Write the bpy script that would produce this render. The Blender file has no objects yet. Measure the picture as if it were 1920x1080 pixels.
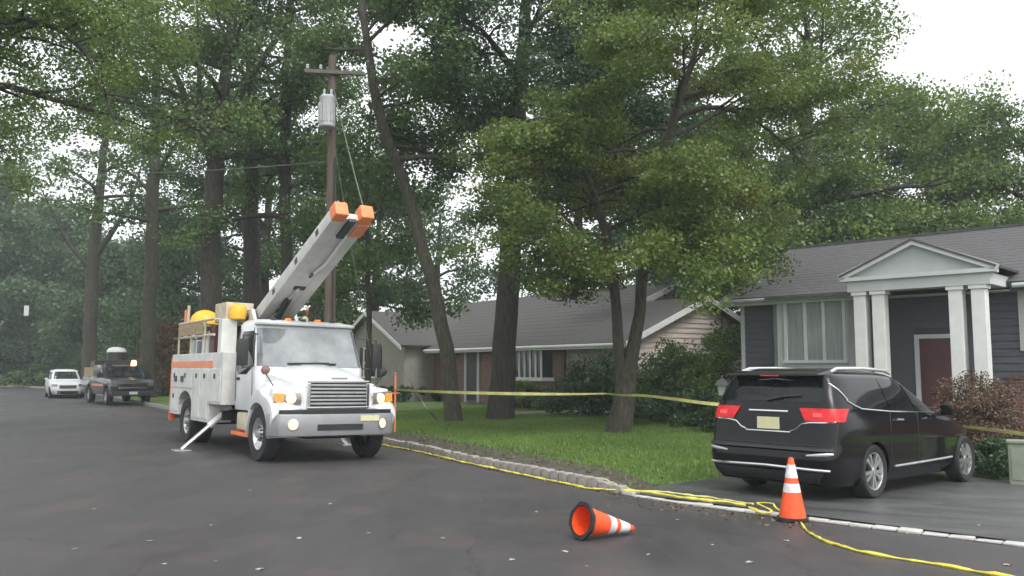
import bpy, bmesh, math, random
import numpy as np
from mathutils import Vector, Matrix
R = math.radians
SC = bpy.context.scene
COL = SC.collection

# ------------------------------------------------------------------ camera, world, sun, exposure
CAMH = 1.64
F = 1600.0                      # focal length in pixels of a 1920 wide frame
PITCH = math.atan(151.0 / F)
cam_d = bpy.data.cameras.new('camera')
cam_d.sensor_width = 36.0
cam_d.lens = F / 1920.0 * 36.0
cam_d.clip_end = 3000.0
cam = bpy.data.objects.new('camera', cam_d)
COL.objects.link(cam)
cam.location = (0, 0, CAMH)
cam.rotation_euler = (math.pi / 2 + PITCH, 0, 0)
SC.camera = cam

world = bpy.data.worlds.new('World')
SC.world = world
world.use_nodes = True
wn = world.node_tree
wn.nodes.clear()
wo = wn.nodes.new('ShaderNodeOutputWorld')
sky = wn.nodes.new('ShaderNodeTexSky')
sky.sky_type = 'NISHITA'
sky.sun_disc = False
sky.sun_elevation = R(52)
sky.sun_rotation = R(150)
sky.dust_density = 6.0
sky.air_density = 1.0
hs = wn.nodes.new('ShaderNodeHueSaturation')
hs.inputs['Saturation'].default_value = 0.12
bg1 = wn.nodes.new('ShaderNodeBackground')
bg1.inputs['Strength'].default_value = 0.08
bg2 = wn.nodes.new('ShaderNodeBackground')          # even overcast cloud deck
bg2.inputs['Color'].default_value = (0.95, 0.98, 1.0, 1)
bg2.inputs['Strength'].default_value = 0.62
add = wn.nodes.new('ShaderNodeAddShader')
wn.links.new(sky.outputs[0], hs.inputs['Color'])
wn.links.new(hs.outputs[0], bg1.inputs['Color'])
wn.links.new(bg1.outputs[0], add.inputs[0])
wn.links.new(bg2.outputs[0], add.inputs[1])
wn.links.new(add.outputs[0], wo.inputs['Surface'])

sun_d = bpy.data.lights.new('sun', 'SUN')
sun_d.energy = 0.6
sun_d.angle = R(25)
sun_d.color = (1.0, 0.97, 0.92)
sun = bpy.data.objects.new('sun', sun_d)
COL.objects.link(sun)
sun.rotation_euler = (R(38), 0, R(30))

SC.view_settings.view_transform = 'Standard'
SC.view_settings.look = 'None'
SC.view_settings.exposure = 0.88
SC.view_settings.gamma = 1.0
SC.view_settings.use_curve_mapping = False
SC.cycles.max_bounces = 5
SC.cycles.diffuse_bounces = 3
SC.cycles.glossy_bounces = 3
SC.cycles.transmission_bounces = 3
SC.cycles.transparent_max_bounces = 6
SC.cycles.volume_bounces = 0
SC.cycles.use_denoising = True


def at(px, py, d):
    """point seen at photo pixel (px, py) at ground distance d along the view axis"""
    xc = (px - 960.0) / F
    yc = (540.0 - py) / F
    k = math.cos(PITCH) - yc * math.sin(PITCH)
    return Vector((xc * d / k, d, CAMH + d * (math.sin(PITCH) + yc * math.cos(PITCH)) / k))

# ------------------------------------------------------------------ materials
MATS = {}


def mat(name, col, rough=0.6, metal=0.0, var=0.12, scale=4.0, bump=0.0, bscale=40.0, spec=0.5,
        coat=0.0, emit=None, estr=0.0, col2=None, stretch=None, detail=5.0, coord='Object', rvar=0.0, rotz=None):
    if name in MATS:
        return MATS[name]
    m = bpy.data.materials.new(name)
    m.use_nodes = True
    nt = m.node_tree
    b = nt.nodes['Principled BSDF']
    tc = nt.nodes.new('ShaderNodeTexCoord')
    src = tc.outputs[coord]
    if rotz is not None:
        mq = nt.nodes.new('ShaderNodeMapping')
        mq.inputs['Rotation'].default_value = (0, 0, rotz)
        nt.links.new(src, mq.inputs['Vector'])
        src = mq.outputs[0]
    if stretch:
        mp = nt.nodes.new('ShaderNodeMapping')
        mp.inputs['Scale'].default_value = stretch
        nt.links.new(src, mp.inputs['Vector'])
        src = mp.outputs[0]
    n = nt.nodes.new('ShaderNodeTexNoise')
    n.inputs['Scale'].default_value = scale
    n.inputs['Detail'].default_value = detail
    n.inputs['Roughness'].default_value = 0.6
    nt.links.new(src, n.inputs['Vector'])
    cr = nt.nodes.new('ShaderNodeValToRGB')
    c = np.array(col[:3], float)
    if col2 is None:
        lo, hi = c * (1 - var), np.minimum(c * (1 + var), 0.95)
    else:
        lo, hi = c, np.array(col2[:3], float)
    cr.color_ramp.elements[0].position = 0.32
    cr.color_ramp.elements[1].position = 0.68
    cr.color_ramp.elements[0].color = (*lo, 1)
    cr.color_ramp.elements[1].color = (*hi, 1)
    nt.links.new(n.outputs['Fac'], cr.inputs['Fac'])
    nt.links.new(cr.outputs['Color'], b.inputs['Base Color'])
    b.inputs['Roughness'].default_value = rough
    b.inputs['Metallic'].default_value = metal
    b.inputs['Specular IOR Level'].default_value = spec
    if coat:
        b.inputs['Coat Weight'].default_value = coat
        b.inputs['Coat Roughness'].default_value = 0.06
    if rvar:
        mr = nt.nodes.new('ShaderNodeMapRange')
        mr.inputs['To Min'].default_value = max(0.02, rough - rvar)
        mr.inputs['To Max'].default_value = min(1.0, rough + rvar)
        nt.links.new(n.outputs['Fac'], mr.inputs['Value'])
        nt.links.new(mr.outputs[0], b.inputs['Roughness'])
    if bump:
        n2 = nt.nodes.new('ShaderNodeTexNoise')
        n2.inputs['Scale'].default_value = bscale
        n2.inputs['Detail'].default_value = 4
        nt.links.new(src, n2.inputs['Vector'])
        bp = nt.nodes.new('ShaderNodeBump')
        bp.inputs['Strength'].default_value = bump
        bp.inputs['Distance'].default_value = 0.02
        nt.links.new(n2.outputs['Fac'], bp.inputs['Height'])
        nt.links.new(bp.outputs[0], b.inputs['Normal'])
    if emit:
        b.inputs['Emission Color'].default_value = (*emit, 1)
        b.inputs['Emission Strength'].default_value = estr
    MATS[name] = m
    return m


def leaf_mat(name, lo, hi, trans=0.35, accent=None):
    """leaf colour varies leaf by leaf through the mesh attribute 'tint'"""
    m = bpy.data.materials.new(name)
    m.use_nodes = True
    nt = m.node_tree
    nt.nodes.clear()
    out = nt.nodes.new('ShaderNodeOutputMaterial')
    a = nt.nodes.new('ShaderNodeAttribute')
    a.attribute_name = 'tint'
    cr = nt.nodes.new('ShaderNodeValToRGB')
    e = cr.color_ramp.elements
    e[0].position, e[1].position = 0.0, 0.93 if accent else 1.0
    e[0].color, e[1].color = (*lo, 1), (*hi, 1)
    if accent:
        x = e.new(1.0)
        x.color = (*accent, 1)
    d = nt.nodes.new('ShaderNodeBsdfDiffuse')
    t = nt.nodes.new('ShaderNodeBsdfTranslucent')
    g = nt.nodes.new('ShaderNodeBsdfGlossy')
    g.inputs['Roughness'].default_value = 0.45
    g.inputs['Color'].default_value = (0.8, 0.85, 0.9, 1)
    mx = nt.nodes.new('ShaderNodeMixShader')
    mx.inputs[0].default_value = trans
    mx2 = nt.nodes.new('ShaderNodeMixShader')
    mx2.inputs[0].default_value = 0.035
    nt.links.new(a.outputs['Fac'], cr.inputs['Fac'])
    for s in (d, t):
        nt.links.new(cr.outputs[0], s.inputs['Color'])
    nt.links.new(d.outputs[0], mx.inputs[1])
    nt.links.new(t.outputs[0], mx.inputs[2])
    nt.links.new(mx.outputs[0], mx2.inputs[1])
    nt.links.new(g.outputs[0], mx2.inputs[2])
    nt.links.new(mx2.outputs[0], out.inputs['Surface'])
    MATS[name] = m
    return m


def brick_mat(name, c1, c2, mortar, scale=1.0):
    m = bpy.data.materials.new(name)
    m.use_nodes = True
    nt = m.node_tree
    b = nt.nodes['Principled BSDF']
    tc = nt.nodes.new('ShaderNodeTexCoord')
    mp = nt.nodes.new('ShaderNodeMapping')
    mp.inputs['Rotation'].default_value = (R(90), 0, 0)
    br = nt.nodes.new('ShaderNodeTexBrick')
    br.inputs['Color1'].default_value = (*c1, 1)
    br.inputs['Color2'].default_value = (*c2, 1)
    br.inputs['Mortar'].default_value = (*mortar, 1)
    br.inputs['Scale'].default_value = scale
    br.inputs['Mortar Size'].default_value = 0.008
    br.inputs['Brick Width'].default_value = 0.21
    br.inputs['Row Height'].default_value = 0.075
    nt.links.new(tc.outputs['Object'], mp.inputs['Vector'])
    nt.links.new(mp.outputs[0], br.inputs['Vector'])
    nt.links.new(br.outputs['Color'], b.inputs['Base Color'])
    b.inputs['Roughness'].default_value = 0.85
    bp = nt.nodes.new('ShaderNodeBump')
    bp.inputs['Strength'].default_value = 0.5
    bp.inputs['Distance'].default_value = 0.01
    bp.invert = True
    nt.links.new(br.outputs['Fac'], bp.inputs['Height'])
    nt.links.new(bp.outputs[0], b.inputs['Normal'])
    MATS[name] = m
    return m


def road_mat():
    m = bpy.data.materials.new('asphalt')
    m.use_nodes = True
    nt = m.node_tree
    b = nt.nodes['Principled BSDF']
    tc = nt.nodes.new('ShaderNodeTexCoord')

    def noise(s, det=5, rough=0.6, st=None):
        src = tc.outputs['Object']
        if st:
            mp = nt.nodes.new('ShaderNodeMapping')
            mp.inputs['Rotation'].default_value = (0, 0, R(-35))
            mp.inputs['Scale'].default_value = st
            nt.links.new(src, mp.inputs['Vector'])
            src = mp.outputs[0]
        n = nt.nodes.new('ShaderNodeTexNoise')
        n.inputs['Scale'].default_value = s
        n.inputs['Detail'].default_value = det
        n.inputs['Roughness'].default_value = rough
        nt.links.new(src, n.inputs['Vector'])
        return n
    big = noise(0.35, 4, 0.6, (1.6, 0.5, 1))
    fine = noise(55, 6, 0.8)
    brown = noise(0.8, 5, 0.65)
    cr = nt.nodes.new('ShaderNodeValToRGB')
    cr.color_ramp.elements[0].position, cr.color_ramp.elements[1].position = 0.3, 0.72
    cr.color_ramp.elements[0].color = (0.033, 0.031, 0.033, 1)
    cr.color_ramp.elements[1].color = (0.055, 0.052, 0.054, 1)
    nt.links.new(big.outputs['Fac'], cr.inputs['Fac'])
    mx = nt.nodes.new('ShaderNodeMixRGB')
    mx.inputs[2].default_value = (0.075, 0.057, 0.051, 1)
    mr = nt.nodes.new('ShaderNodeMapRange')
    mr.inputs['From Min'].default_value, mr.inputs['From Max'].default_value = 0.5, 0.72
    mr.inputs['To Max'].default_value = 0.75
    nt.links.new(brown.outputs['Fac'], mr.inputs['Value'])
    nt.links.new(mr.outputs[0], mx.inputs[0])
    nt.links.new(cr.outputs[0], mx.inputs[1])
    m2 = nt.nodes.new('ShaderNodeMixRGB')
    m2.blend_type = 'OVERLAY'
    m2.inputs[0].default_value = 0.8
    nt.links.new(mx.outputs[0], m2.inputs[1])
    nt.links.new(fine.outputs['Fac'], m2.inputs[2])
    # thin tar-filled cracks
    vo = nt.nodes.new('ShaderNodeTexVoronoi')
    vo.feature = 'DISTANCE_TO_EDGE'
    vo.inputs['Scale'].default_value = 0.28
    wp = nt.nodes.new('ShaderNodeMixRGB')
    wp.blend_type = 'ADD'
    wp.inputs[0].default_value = 0.9
    wn_ = noise(1.4, 4)
    nt.links.new(tc.outputs['Object'], wp.inputs[1])
    nt.links.new(wn_.outputs['Color'], wp.inputs[2])
    nt.links.new(wp.outputs[0], vo.inputs['Vector'])
    lt = nt.nodes.new('ShaderNodeMapRange')
    lt.inputs['From Min'].default_value, lt.inputs['From Max'].default_value = 0.001, 0.005
    lt.inputs['To Min'].default_value, lt.inputs['To Max'].default_value = 0.6, 1.0
    nt.links.new(vo.outputs['Distance'], lt.inputs['Value'])
    m3 = nt.nodes.new('ShaderNodeMixRGB')
    m3.blend_type = 'MULTIPLY'
    m3.inputs[0].default_value = 1.0
    nt.links.new(m2.outputs[0], m3.inputs[1])
    nt.links.new(lt.outputs[0], m3.inputs[2])
    nt.links.new(m3.outputs[0], b.inputs['Base Color'])
    rr = nt.nodes.new('ShaderNodeMapRange')
    rr.inputs['From Min'].default_value, rr.inputs['From Max'].default_value = 0.35, 0.7
    rr.inputs['To Min'].default_value, rr.inputs['To Max'].default_value = 0.42, 0.75
    nt.links.new(big.outputs['Fac'], rr.inputs['Value'])
    nt.links.new(rr.outputs[0], b.inputs['Roughness'])
    bp = nt.nodes.new('ShaderNodeBump')
    bp.inputs['Strength'].default_value = 0.5
    bp.inputs['Distance'].default_value = 0.008
    nt.links.new(fine.outputs['Fac'], bp.inputs['Height'])
    nt.links.new(bp.outputs[0], b.inputs['Normal'])
    MATS['asphalt'] = m
    return m


road_mat()
mat('driveway', (0.045, 0.047, 0.048), 0.42, col2=(0.088, 0.088, 0.087), scale=1.6, stretch=(0.5, 1.3, 1), bump=0.3, bscale=60, rvar=0.15, rotz=R(20))
mat('grass_ground', (0.070, 0.122, 0.024), 0.9, col2=(0.125, 0.205, 0.040), scale=1.3, bump=0.6, bscale=30)
mat('far_grass', (0.045, 0.075, 0.025), 0.9, col2=(0.085, 0.125, 0.038), scale=0.4, bump=0.4, bscale=8)
mat('soil', (0.035, 0.030, 0.022), 0.95, col2=(0.085, 0.075, 0.055), scale=5, bump=0.8, bscale=25)
mat('path_concrete', (0.22, 0.22, 0.22), 0.8, var=0.2, scale=2)
mat('granite', (0.16, 0.15, 0.135), 0.85, col2=(0.36, 0.34, 0.31), scale=3.0, bump=0.6, bscale=25, coord='Object')
mat('granite_pale', (0.34, 0.33, 0.31), 0.8, col2=(0.50, 0.49, 0.47), scale=4.0, bump=0.5, bscale=30)
mat('mortar', (0.10, 0.095, 0.085), 0.95, var=0.3, scale=9)
mat('white_paint', (0.62, 0.63, 0.64), 0.32, var=0.09, scale=1.5, coat=0.35)
mat('body_white', (0.56, 0.56, 0.54), 0.45, var=0.15, scale=2.6)
mat('boom_white', (0.50, 0.49, 0.48), 0.5, var=0.14, scale=2.4)
mat('hood_mirror', (0.22, 0.10, 0.10), 0.4)
mat('steel', (0.42, 0.42, 0.43), 0.35, metal=0.8, var=0.15, scale=6)
mat('bumper_grey', (0.27, 0.27, 0.285), 0.38, metal=0.35, var=0.10, scale=3)
mat('chrome', (0.70, 0.70, 0.72), 0.14, metal=1.0, var=0.05)
mat('alloy', (0.55, 0.55, 0.56), 0.28, metal=0.8, var=0.1, scale=8)
mat('rubber', (0.018, 0.018, 0.019), 0.85, var=0.3, scale=12, bump=0.2)
mat('black_plastic', (0.016, 0.016, 0.017), 0.55, var=0.2)
mat('dark_steel', (0.05, 0.05, 0.052), 0.5, metal=0.5, var=0.25)
mat('orange_paint', (0.80, 0.17, 0.035), 0.45, var=0.12)
mat('orange_tip', (0.80, 0.22, 0.08), 0.5, var=0.15, scale=6)
mat('orange_cone', (0.82, 0.085, 0.015), 0.5, var=0.2, scale=9, bump=0.15)
mat('orange_faded', (0.72, 0.24, 0.11), 0.5, var=0.12)
mat('reflective_white', (0.60, 0.60, 0.61), 0.4, var=0.2, scale=14)
mat('yellow_paint', (0.78, 0.44, 0.04), 0.45, var=0.12)
mat('tan_paint', (0.50, 0.44, 0.32), 0.6, var=0.18)
mat('wood_tan', (0.33, 0.25, 0.15), 0.75, var=0.3, scale=5, stretch=(1, 8, 8))
mat('vehicle_glass', (0.010, 0.012, 0.013), 0.05, var=0.4, scale=1.5, spec=0.32)
mat('windscreen', (0.10, 0.11, 0.12), 0.07, col2=(0.24, 0.26, 0.27), scale=1.6, spec=0.8, coat=0.5)  # opaque pane; its pale mottled grey stands in for reflected sky
mat('van_paint', (0.005, 0.0045, 0.006), 0.09, var=0.2, scale=2, spec=0.24, coat=0.14)
mat('pickup_paint', (0.014, 0.016, 0.026), 0.25, var=0.2, coat=0.6)
mat('silver_rail', (0.62, 0.62, 0.64), 0.3, metal=0.6)
mat('red_lamp', (0.30, 0.006, 0.010), 0.2, var=0.45, scale=9, stretch=(1, 1, 3), spec=0.3, coat=0.15, emit=(1.0, 0.015, 0.02), estr=0.2)
mat('red_lamp_lit', (0.5, 0.02, 0.02), 0.2, emit=(1.0, 0.05, 0.05), estr=0.9)
mat('amber_lamp', (0.6, 0.16, 0.015), 0.25, var=0.3, scale=14, emit=(1.0, 0.28, 0.03), estr=0.35)
mat('beacon_lit', (0.9, 0.4, 0.05), 0.3, emit=(1.0, 0.50, 0.12), estr=9.0)
mat('head_lamp_lit', (0.30, 0.25, 0.15), 0.2, emit=(1.0, 0.60, 0.24), estr=1.5)
mat('lamp_clear', (0.16, 0.165, 0.17), 0.12, metal=0.2, var=0.3, scale=20, coat=0.6)
mat('plate_yellow', (0.62, 0.58, 0.30), 0.5, col2=(0.50, 0.50, 0.36), scale=22)
mat('plate_pale', (0.55, 0.55, 0.52), 0.5, var=0.15, scale=22)
mat('tape_yellow', (0.66, 0.58, 0.08), 0.45, var=0.25, scale=6)
mat('tape_pale', (0.60, 0.57, 0.22), 0.45, var=0.25, scale=6)
mat('bark', (0.022, 0.020, 0.015), 0.95, col2=(0.080, 0.072, 0.054), scale=4.5, stretch=(5, 5, 0.7), bump=0.9, bscale=5)
mat('bark_dark', (0.015, 0.014, 0.011), 0.95, col2=(0.064, 0.058, 0.045), scale=4.5, stretch=(5, 5, 0.7), bump=0.9, bscale=5)
mat('pole_wood', (0.075, 0.055, 0.042), 0.9, col2=(0.13, 0.10, 0.08), scale=3, stretch=(8, 8, 0.4), bump=0.5, bscale=6)
mat('transformer_grey', (0.42, 0.43, 0.44), 0.5, var=0.1)
mat('wire', (0.02, 0.02, 0.02), 0.7)
mat('rope', (0.17, 0.19, 0.15), 0.9, var=0.2)
mat('siding_blue', (0.078, 0.083, 0.098), 0.65, var=0.12, scale=2, stretch=(1, 1, 6))
mat('siding_trim', (0.50, 0.51, 0.52), 0.6, var=0.06, scale=2)
mat('siding_panel', (0.42, 0.44, 0.44), 0.6, var=0.08, scale=2)
mat('wall_core', (0.065, 0.068, 0.078), 0.8, var=0.1)
mat('shingle', (0.064, 0.062, 0.065), 0.9, col2=(0.102, 0.099, 0.103), scale=5, stretch=(1, 3, 3), bump=0.7, bscale=9)
mat('shingle_brown', (0.064, 0.062, 0.060), 0.9, col2=(0.100, 0.096, 0.092), scale=5, stretch=(1, 3, 3), bump=0.7, bscale=9)
mat('siding_pink', (0.60, 0.51, 0.46), 0.7, var=0.08, scale=2, stretch=(1, 1, 6))
mat('stucco_beige', (0.34, 0.30, 0.26), 0.85, var=0.1, scale=3)
mat('gable_beige', (0.30, 0.285, 0.25), 0.8, var=0.1, scale=3)
mat('white_trim', (0.66, 0.66, 0.65), 0.5, var=0.06)
mat('house_glass', (0.018, 0.024, 0.024), 0.08, var=0.4, scale=0.8, spec=0.5)
mat('curtain', (0.20, 0.22, 0.21), 0.6, var=0.2, scale=3, stretch=(6, 6, 0.3), spec=0.8, coat=0.6)
mat('blind', (0.42, 0.43, 0.43), 0.5, var=0.08, coat=0.4)
mat('door_maroon', (0.075, 0.022, 0.024), 0.45, var=0.15)
mat('door_dark', (0.035, 0.03, 0.03), 0.5)
mat('shutter_dark', (0.02, 0.02, 0.022), 0.6)
mat('lantern_metal', (0.07, 0.085, 0.08), 0.5, metal=0.3)
mat('lantern_glass', (0.28, 0.30, 0.29), 0.25, var=0.1)
mat('pedestal_green', (0.20, 0.23, 0.17), 0.7, var=0.15)
mat('fallen_leaf', (0.26, 0.24, 0.20), 0.8, col2=(0.42, 0.38, 0.31), scale=2)
mat('far_roof', (0.10, 0.095, 0.09), 0.9, var=0.15)
mat('far_wall', (0.22, 0.13, 0.085), 0.85, var=0.15)
mat('crossarm_grey', (0.13, 0.12, 0.11), 0.9, var=0.25, scale=3)
mat('post_dark', (0.05, 0.055, 0.05), 0.7)
mat('sign_grey', (0.40, 0.42, 0.42), 0.5)
mat('curb_far', (0.30, 0.30, 0.29), 0.9)
brick_mat('brick_red', (0.16, 0.060, 0.045), (0.11, 0.045, 0.036), (0.17, 0.15, 0.14))
brick_mat('brick_brown', (0.22, 0.105, 0.075), (0.16, 0.085, 0.065), (0.22, 0.20, 0.18))
leaf_mat('leaf_dark', (0.022, 0.053, 0.020), (0.074, 0.136, 0.045), 0.42)
leaf_mat('leaf_mid', (0.036, 0.079, 0.020), (0.126, 0.202, 0.046), 0.42)
leaf_mat('leaf_light', (0.057, 0.111, 0.022), (0.192, 0.266, 0.054), 0.45)
leaf_mat('leaf_gold', (0.054, 0.098, 0.020), (0.182, 0.238, 0.046), 0.45, accent=(0.20, 0.085, 0.04))
leaf_mat('leaf_haze', (0.050, 0.095, 0.048), (0.125, 0.195, 0.085), 0.42)  # far leaves: distance haze put into the colour, paler and bluer
leaf_mat('leaf_brown', (0.060, 0.036, 0.024), (0.17, 0.105, 0.062), 0.2)
leaf_mat('leaf_rust', (0.075, 0.048, 0.022), (0.20, 0.115, 0.045), 0.25)
leaf_mat('blade', (0.085, 0.145, 0.026), (0.175, 0.270, 0.050), 0.38)
leaf_mat('litter', (0.060, 0.050, 0.034), (0.19, 0.155, 0.10), 0.3)

# ------------------------------------------------------------------ mesh helpers


class MB:
    def __init__(self):
        self.v, self.f = [], []

    def add(self, vs, fs):
        o = len(self.v)
        self.v += [tuple(p) for p in vs]
        self.f += [tuple(i + o for i in f) for f in fs]
        return self

    def box(self, x0, x1, y0, y1, z0, z1, M=None):
        vs = [Vector((x, y, z)) for z in (z0, z1) for y in (y0, y1) for x in (x0, x1)]
        if M is not None:
            vs = [M @ p for p in vs]
        return self.add(vs, [(0, 2, 3, 1), (4, 5, 7, 6), (0, 1, 5, 4), (2, 6, 7, 3), (0, 4, 6, 2), (1, 3, 7, 5)])

    def hexa(self, p):      # 8 corners: bottom 4 ccw, top 4 ccw
        return self.add(p, [(3, 2, 1, 0), (4, 5, 6, 7), (0, 1, 5, 4), (1, 2, 6, 5), (2, 3, 7, 6), (3, 0, 4, 7)])

    def prism(self, poly, a, b, axis='y'):
        """poly: list of 2-D points (ccw); extruded between a and b along axis"""
        n = len(poly)

        def mk(p, t):
            if axis == 'y':
                return (p[0], t, p[1])
            if axis == 'x':
                return (t, p[0], p[1])
            return (p[0], p[1], t)
        vs = [mk(p, a) for p in poly] + [mk(p, b) for p in poly]
        fs = [tuple(range(n))[::-1], tuple(range(n, 2 * n))]
        fs += [(i, (i + 1) % n, n + (i + 1) % n, n + i) for i in range(n)]
        return self.add(vs, fs)

    def tube(self, pts, r, n=8, cap=True):
        pts = [Vector(p) for p in pts]
        rs = r if isinstance(r, (list, tuple)) else [r] * len(pts)
        vs, fs = [], []
        for i, p in enumerate(pts):
            t = (pts[min(i + 1, len(pts) - 1)] - pts[max(i - 1, 0)])
            t = t.normalized() if t.length > 1e-9 else Vector((0, 0, 1))
            ref = Vector((0, 0, 1)) if abs(t.z) < 0.9 else Vector((1, 0, 0))
            a = t.cross(ref).normalized()
            b = t.cross(a)
            for k in range(n):
                w = 2 * math.pi * k / n
                vs.append(p + rs[i] * (math.cos(w) * a + math.sin(w) * b))
        for i in range(len(pts) - 1):
            for k in range(n):
                fs.append((i * n + k, (i + 1) * n + k, (i + 1) * n + (k + 1) % n, i * n + (k + 1) % n))
        if cap:
            fs.append(tuple(range(n)))
            fs.append(tuple(range((len(pts) - 1) * n, len(pts) * n))[::-1])
        return self.add(vs, fs)

    def lathe(self, prof, n=24, M=None, closed=False):
        """prof: (radius, height) list turned about local z"""
        vs, fs = [], []
        for r, h in prof:
            for k in range(n):
                w = 2 * math.pi * k / n
                p = Vector((r * math.cos(w), r * math.sin(w), h))
                vs.append(M @ p if M is not None else p)
        m = len(prof)
        for i in range(m if closed else m - 1):
            j = (i + 1) % m
            for k in range(n):
                fs.append((i * n + k, i * n + (k + 1) % n, j * n + (k + 1) % n, j * n + k))
        return self.add(vs, fs)

    def loft(self, secs, cap=True):
        n = len(secs[0])
        vs = [p for s in secs for p in s]
        fs = []
        for i in range(len(secs) - 1):
            for k in range(n):
                fs.append((i * n + k, i * n + (k + 1) % n, (i + 1) * n + (k + 1) % n, (i + 1) * n + k))
        if cap:
            fs.append(tuple(range(n))[::-1])
            fs.append(tuple(range((len(secs) - 1) * n, len(secs) * n)))
        return self.add(vs, fs)

    def grid(self, rows):
        n = len(rows[0])
        vs = [p for r in rows for p in r]
        fs = [(i * n + k, i * n + k + 1, (i + 1) * n + k + 1, (i + 1) * n + k)
              for i in range(len(rows) - 1) for k in range(n - 1)]
        return self.add(vs, fs)

    def mesh(self, name, smooth=False, bevel=0.0, seg=2, fix=True):
        me = bpy.data.meshes.new(name)
        me.from_pydata(self.v, [], self.f)
        bm = bmesh.new()
        bm.from_mesh(me)
        if fix:
            bmesh.ops.recalc_face_normals(bm, faces=bm.faces)
        if bevel > 0:
            es = [e for e in bm.edges if len(e.link_faces) == 2 and e.calc_face_angle(0) > 0.5]
            bmesh.ops.bevel(bm, geom=es, offset=bevel, segments=seg, profile=0.6, affect='EDGES', clamp_overlap=True)
        if smooth:
            for f in bm.faces:
                f.smooth = True
            for e in bm.edges:
                if len(e.link_faces) == 2 and e.calc_face_angle(0) > R(38):
                    e.smooth = False
        bm.to_mesh(me)
        bm.free()
        me.update()
        return me

    def build(self, name, material, parent=None, smooth=False, bevel=0.0, seg=2, fix=True):
        return link(name, self.mesh(name, smooth, bevel, seg, fix), material, parent)


def link(name, me, material=None, parent=None):
    o = bpy.data.objects.new(name, me)
    COL.objects.link(o)
    if material and not me.materials:
        me.materials.append(MATS[material])
    o.parent = parent
    return o


def tag(o, label=None, cat=None, group=None, kind=None):
    if label:
        o['label'] = label
    if cat:
        o['category'] = cat
    if group:
        o['group'] = group
    if kind:
        o['kind'] = kind
    return o


def thing(name, label, cat, loc=(0, 0, 0), rz=0.0, group=None, rot=None):
    o = bpy.data.objects.new(name, None)
    o.empty_display_size = 0.2
    COL.objects.link(o)
    o.location = loc
    o.rotation_euler = rot if rot else (0, 0, rz)
    return tag(o, label, cat, group)


def box(name, m, parent, x0, x1, y0, y1, z0, z1, bevel=0.0, M=None, smooth=False):
    return MB().box(x0, x1, y0, y1, z0, z1, M).build(name, m, parent, bevel=bevel, smooth=smooth)


def np_mesh(name, verts, quads, tint=None):
    me = bpy.data.meshes.new(name)
    nv, nq = len(verts), len(quads)
    k = quads.shape[1]
    me.vertices.add(nv)
    me.vertices.foreach_set('co', np.ascontiguousarray(verts, dtype=np.float32).ravel())
    me.loops.add(nq * k)
    me.loops.foreach_set('vertex_index', np.ascontiguousarray(quads, dtype=np.int32).ravel())
    me.polygons.add(nq)
    me.polygons.foreach_set('loop_start', np.arange(0, nq * k, k, dtype=np.int32))
    me.polygons.foreach_set('loop_total', np.full(nq, k, dtype=np.int32))
    if tint is not None:
        a = me.attributes.new('tint', 'FLOAT', 'POINT')
        a.data.foreach_set('value', np.ascontiguousarray(tint, dtype=np.float32))
    me.update(calc_edges=True)
    return me

# ------------------------------------------------------------------ the kerb line and the lie of the land
KP = [(19.0, -5.2), (12.1, 1.5), (8.4, 5.1), (5.1, 8.45), (3.3, 10.1), (1.76, 11.75), (0.35, 14.0), (-1.0, 16.3), (-2.8, 19.6),
      (-8.0, 27.0), (-13.8, 35.2), (-19.6, 44.4), (-25.5, 54.0), (-37.0, 71.0), (-52.0, 84.0), (-74.0, 93.0), (-110.0, 99.0), (-150.0, 101.0)]


def catmull(P, step=0.12):
    P = [np.array(p, float) for p in P]
    out = []
    for i in range(1, len(P) - 2):
        p0, p1, p2, p3 = P[i - 1], P[i], P[i + 1], P[i + 2]
        n = max(2, int(np.linalg.norm(p2 - p1) / step))
        for k in range(n):
            t = k / n
            out.append(0.5 * ((2 * p1) + (-p0 + p2) * t + (2 * p0 - 5 * p1 + 4 * p2 - p3) * t * t + (-p0 + 3 * p1 - 3 * p2 + p3) * t ** 3))
    return np.array(out)


KPATH = catmull(KP)
KSEG = np.linalg.norm(np.diff(KPATH, axis=0), axis=1)
KLEN = np.concatenate([[0], np.cumsum(KSEG)])


def kpos(l):
    x = np.interp(l, KLEN, KPATH[:, 0])
    y = np.interp(l, KLEN, KPATH[:, 1])
    e = 0.4
    dx = np.interp(l + e, KLEN, KPATH[:, 0]) - np.interp(l - e, KLEN, KPATH[:, 0])
    dy = np.interp(l + e, KLEN, KPATH[:, 1]) - np.interp(l - e, KLEN, KPATH[:, 1])
    q = math.hypot(dx, dy)
    return np.array((x, y)), np.array((dx / q, dy / q)), np.array((dy / q, -dx / q))   # point, along (away), right (lawn side)


KSUB = KPATH[::4]


def side(x, y):
    """signed distance to the kerb line, positive on the lawn side"""
    d = KSUB - np.array((x, y))
    q = (d * d).sum(1)
    i = int(q.argmin())
    i = min(max(i, 1), len(KSUB) - 2)
    t = KSUB[i + 1] - KSUB[i - 1]
    t /= np.linalg.norm(t)
    w = np.array((x, y)) - KSUB[i]
    return w[0] * t[1] - w[1] * t[0]


DK = np.array((1.55, 11.95))                       # where the driveway leaves the kerb
DU = np.array((0.72, -0.694))
DV = np.array((0.694, 0.72))


def dcoord(x, y):
    w = np.array((x, y)) - DK
    return float(w @ DU), float(w @ DV)


def smooth01(t):
    t = min(max(t, 0.0), 1.0)
    return t * t * (3 - 2 * t)


def drive_z(v):
    return -0.065 - 0.016 * max(v, 0)


def road_z(s):
    return -0.02 * (min(max(s, -5.0), 0.0) + 5.0)


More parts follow.
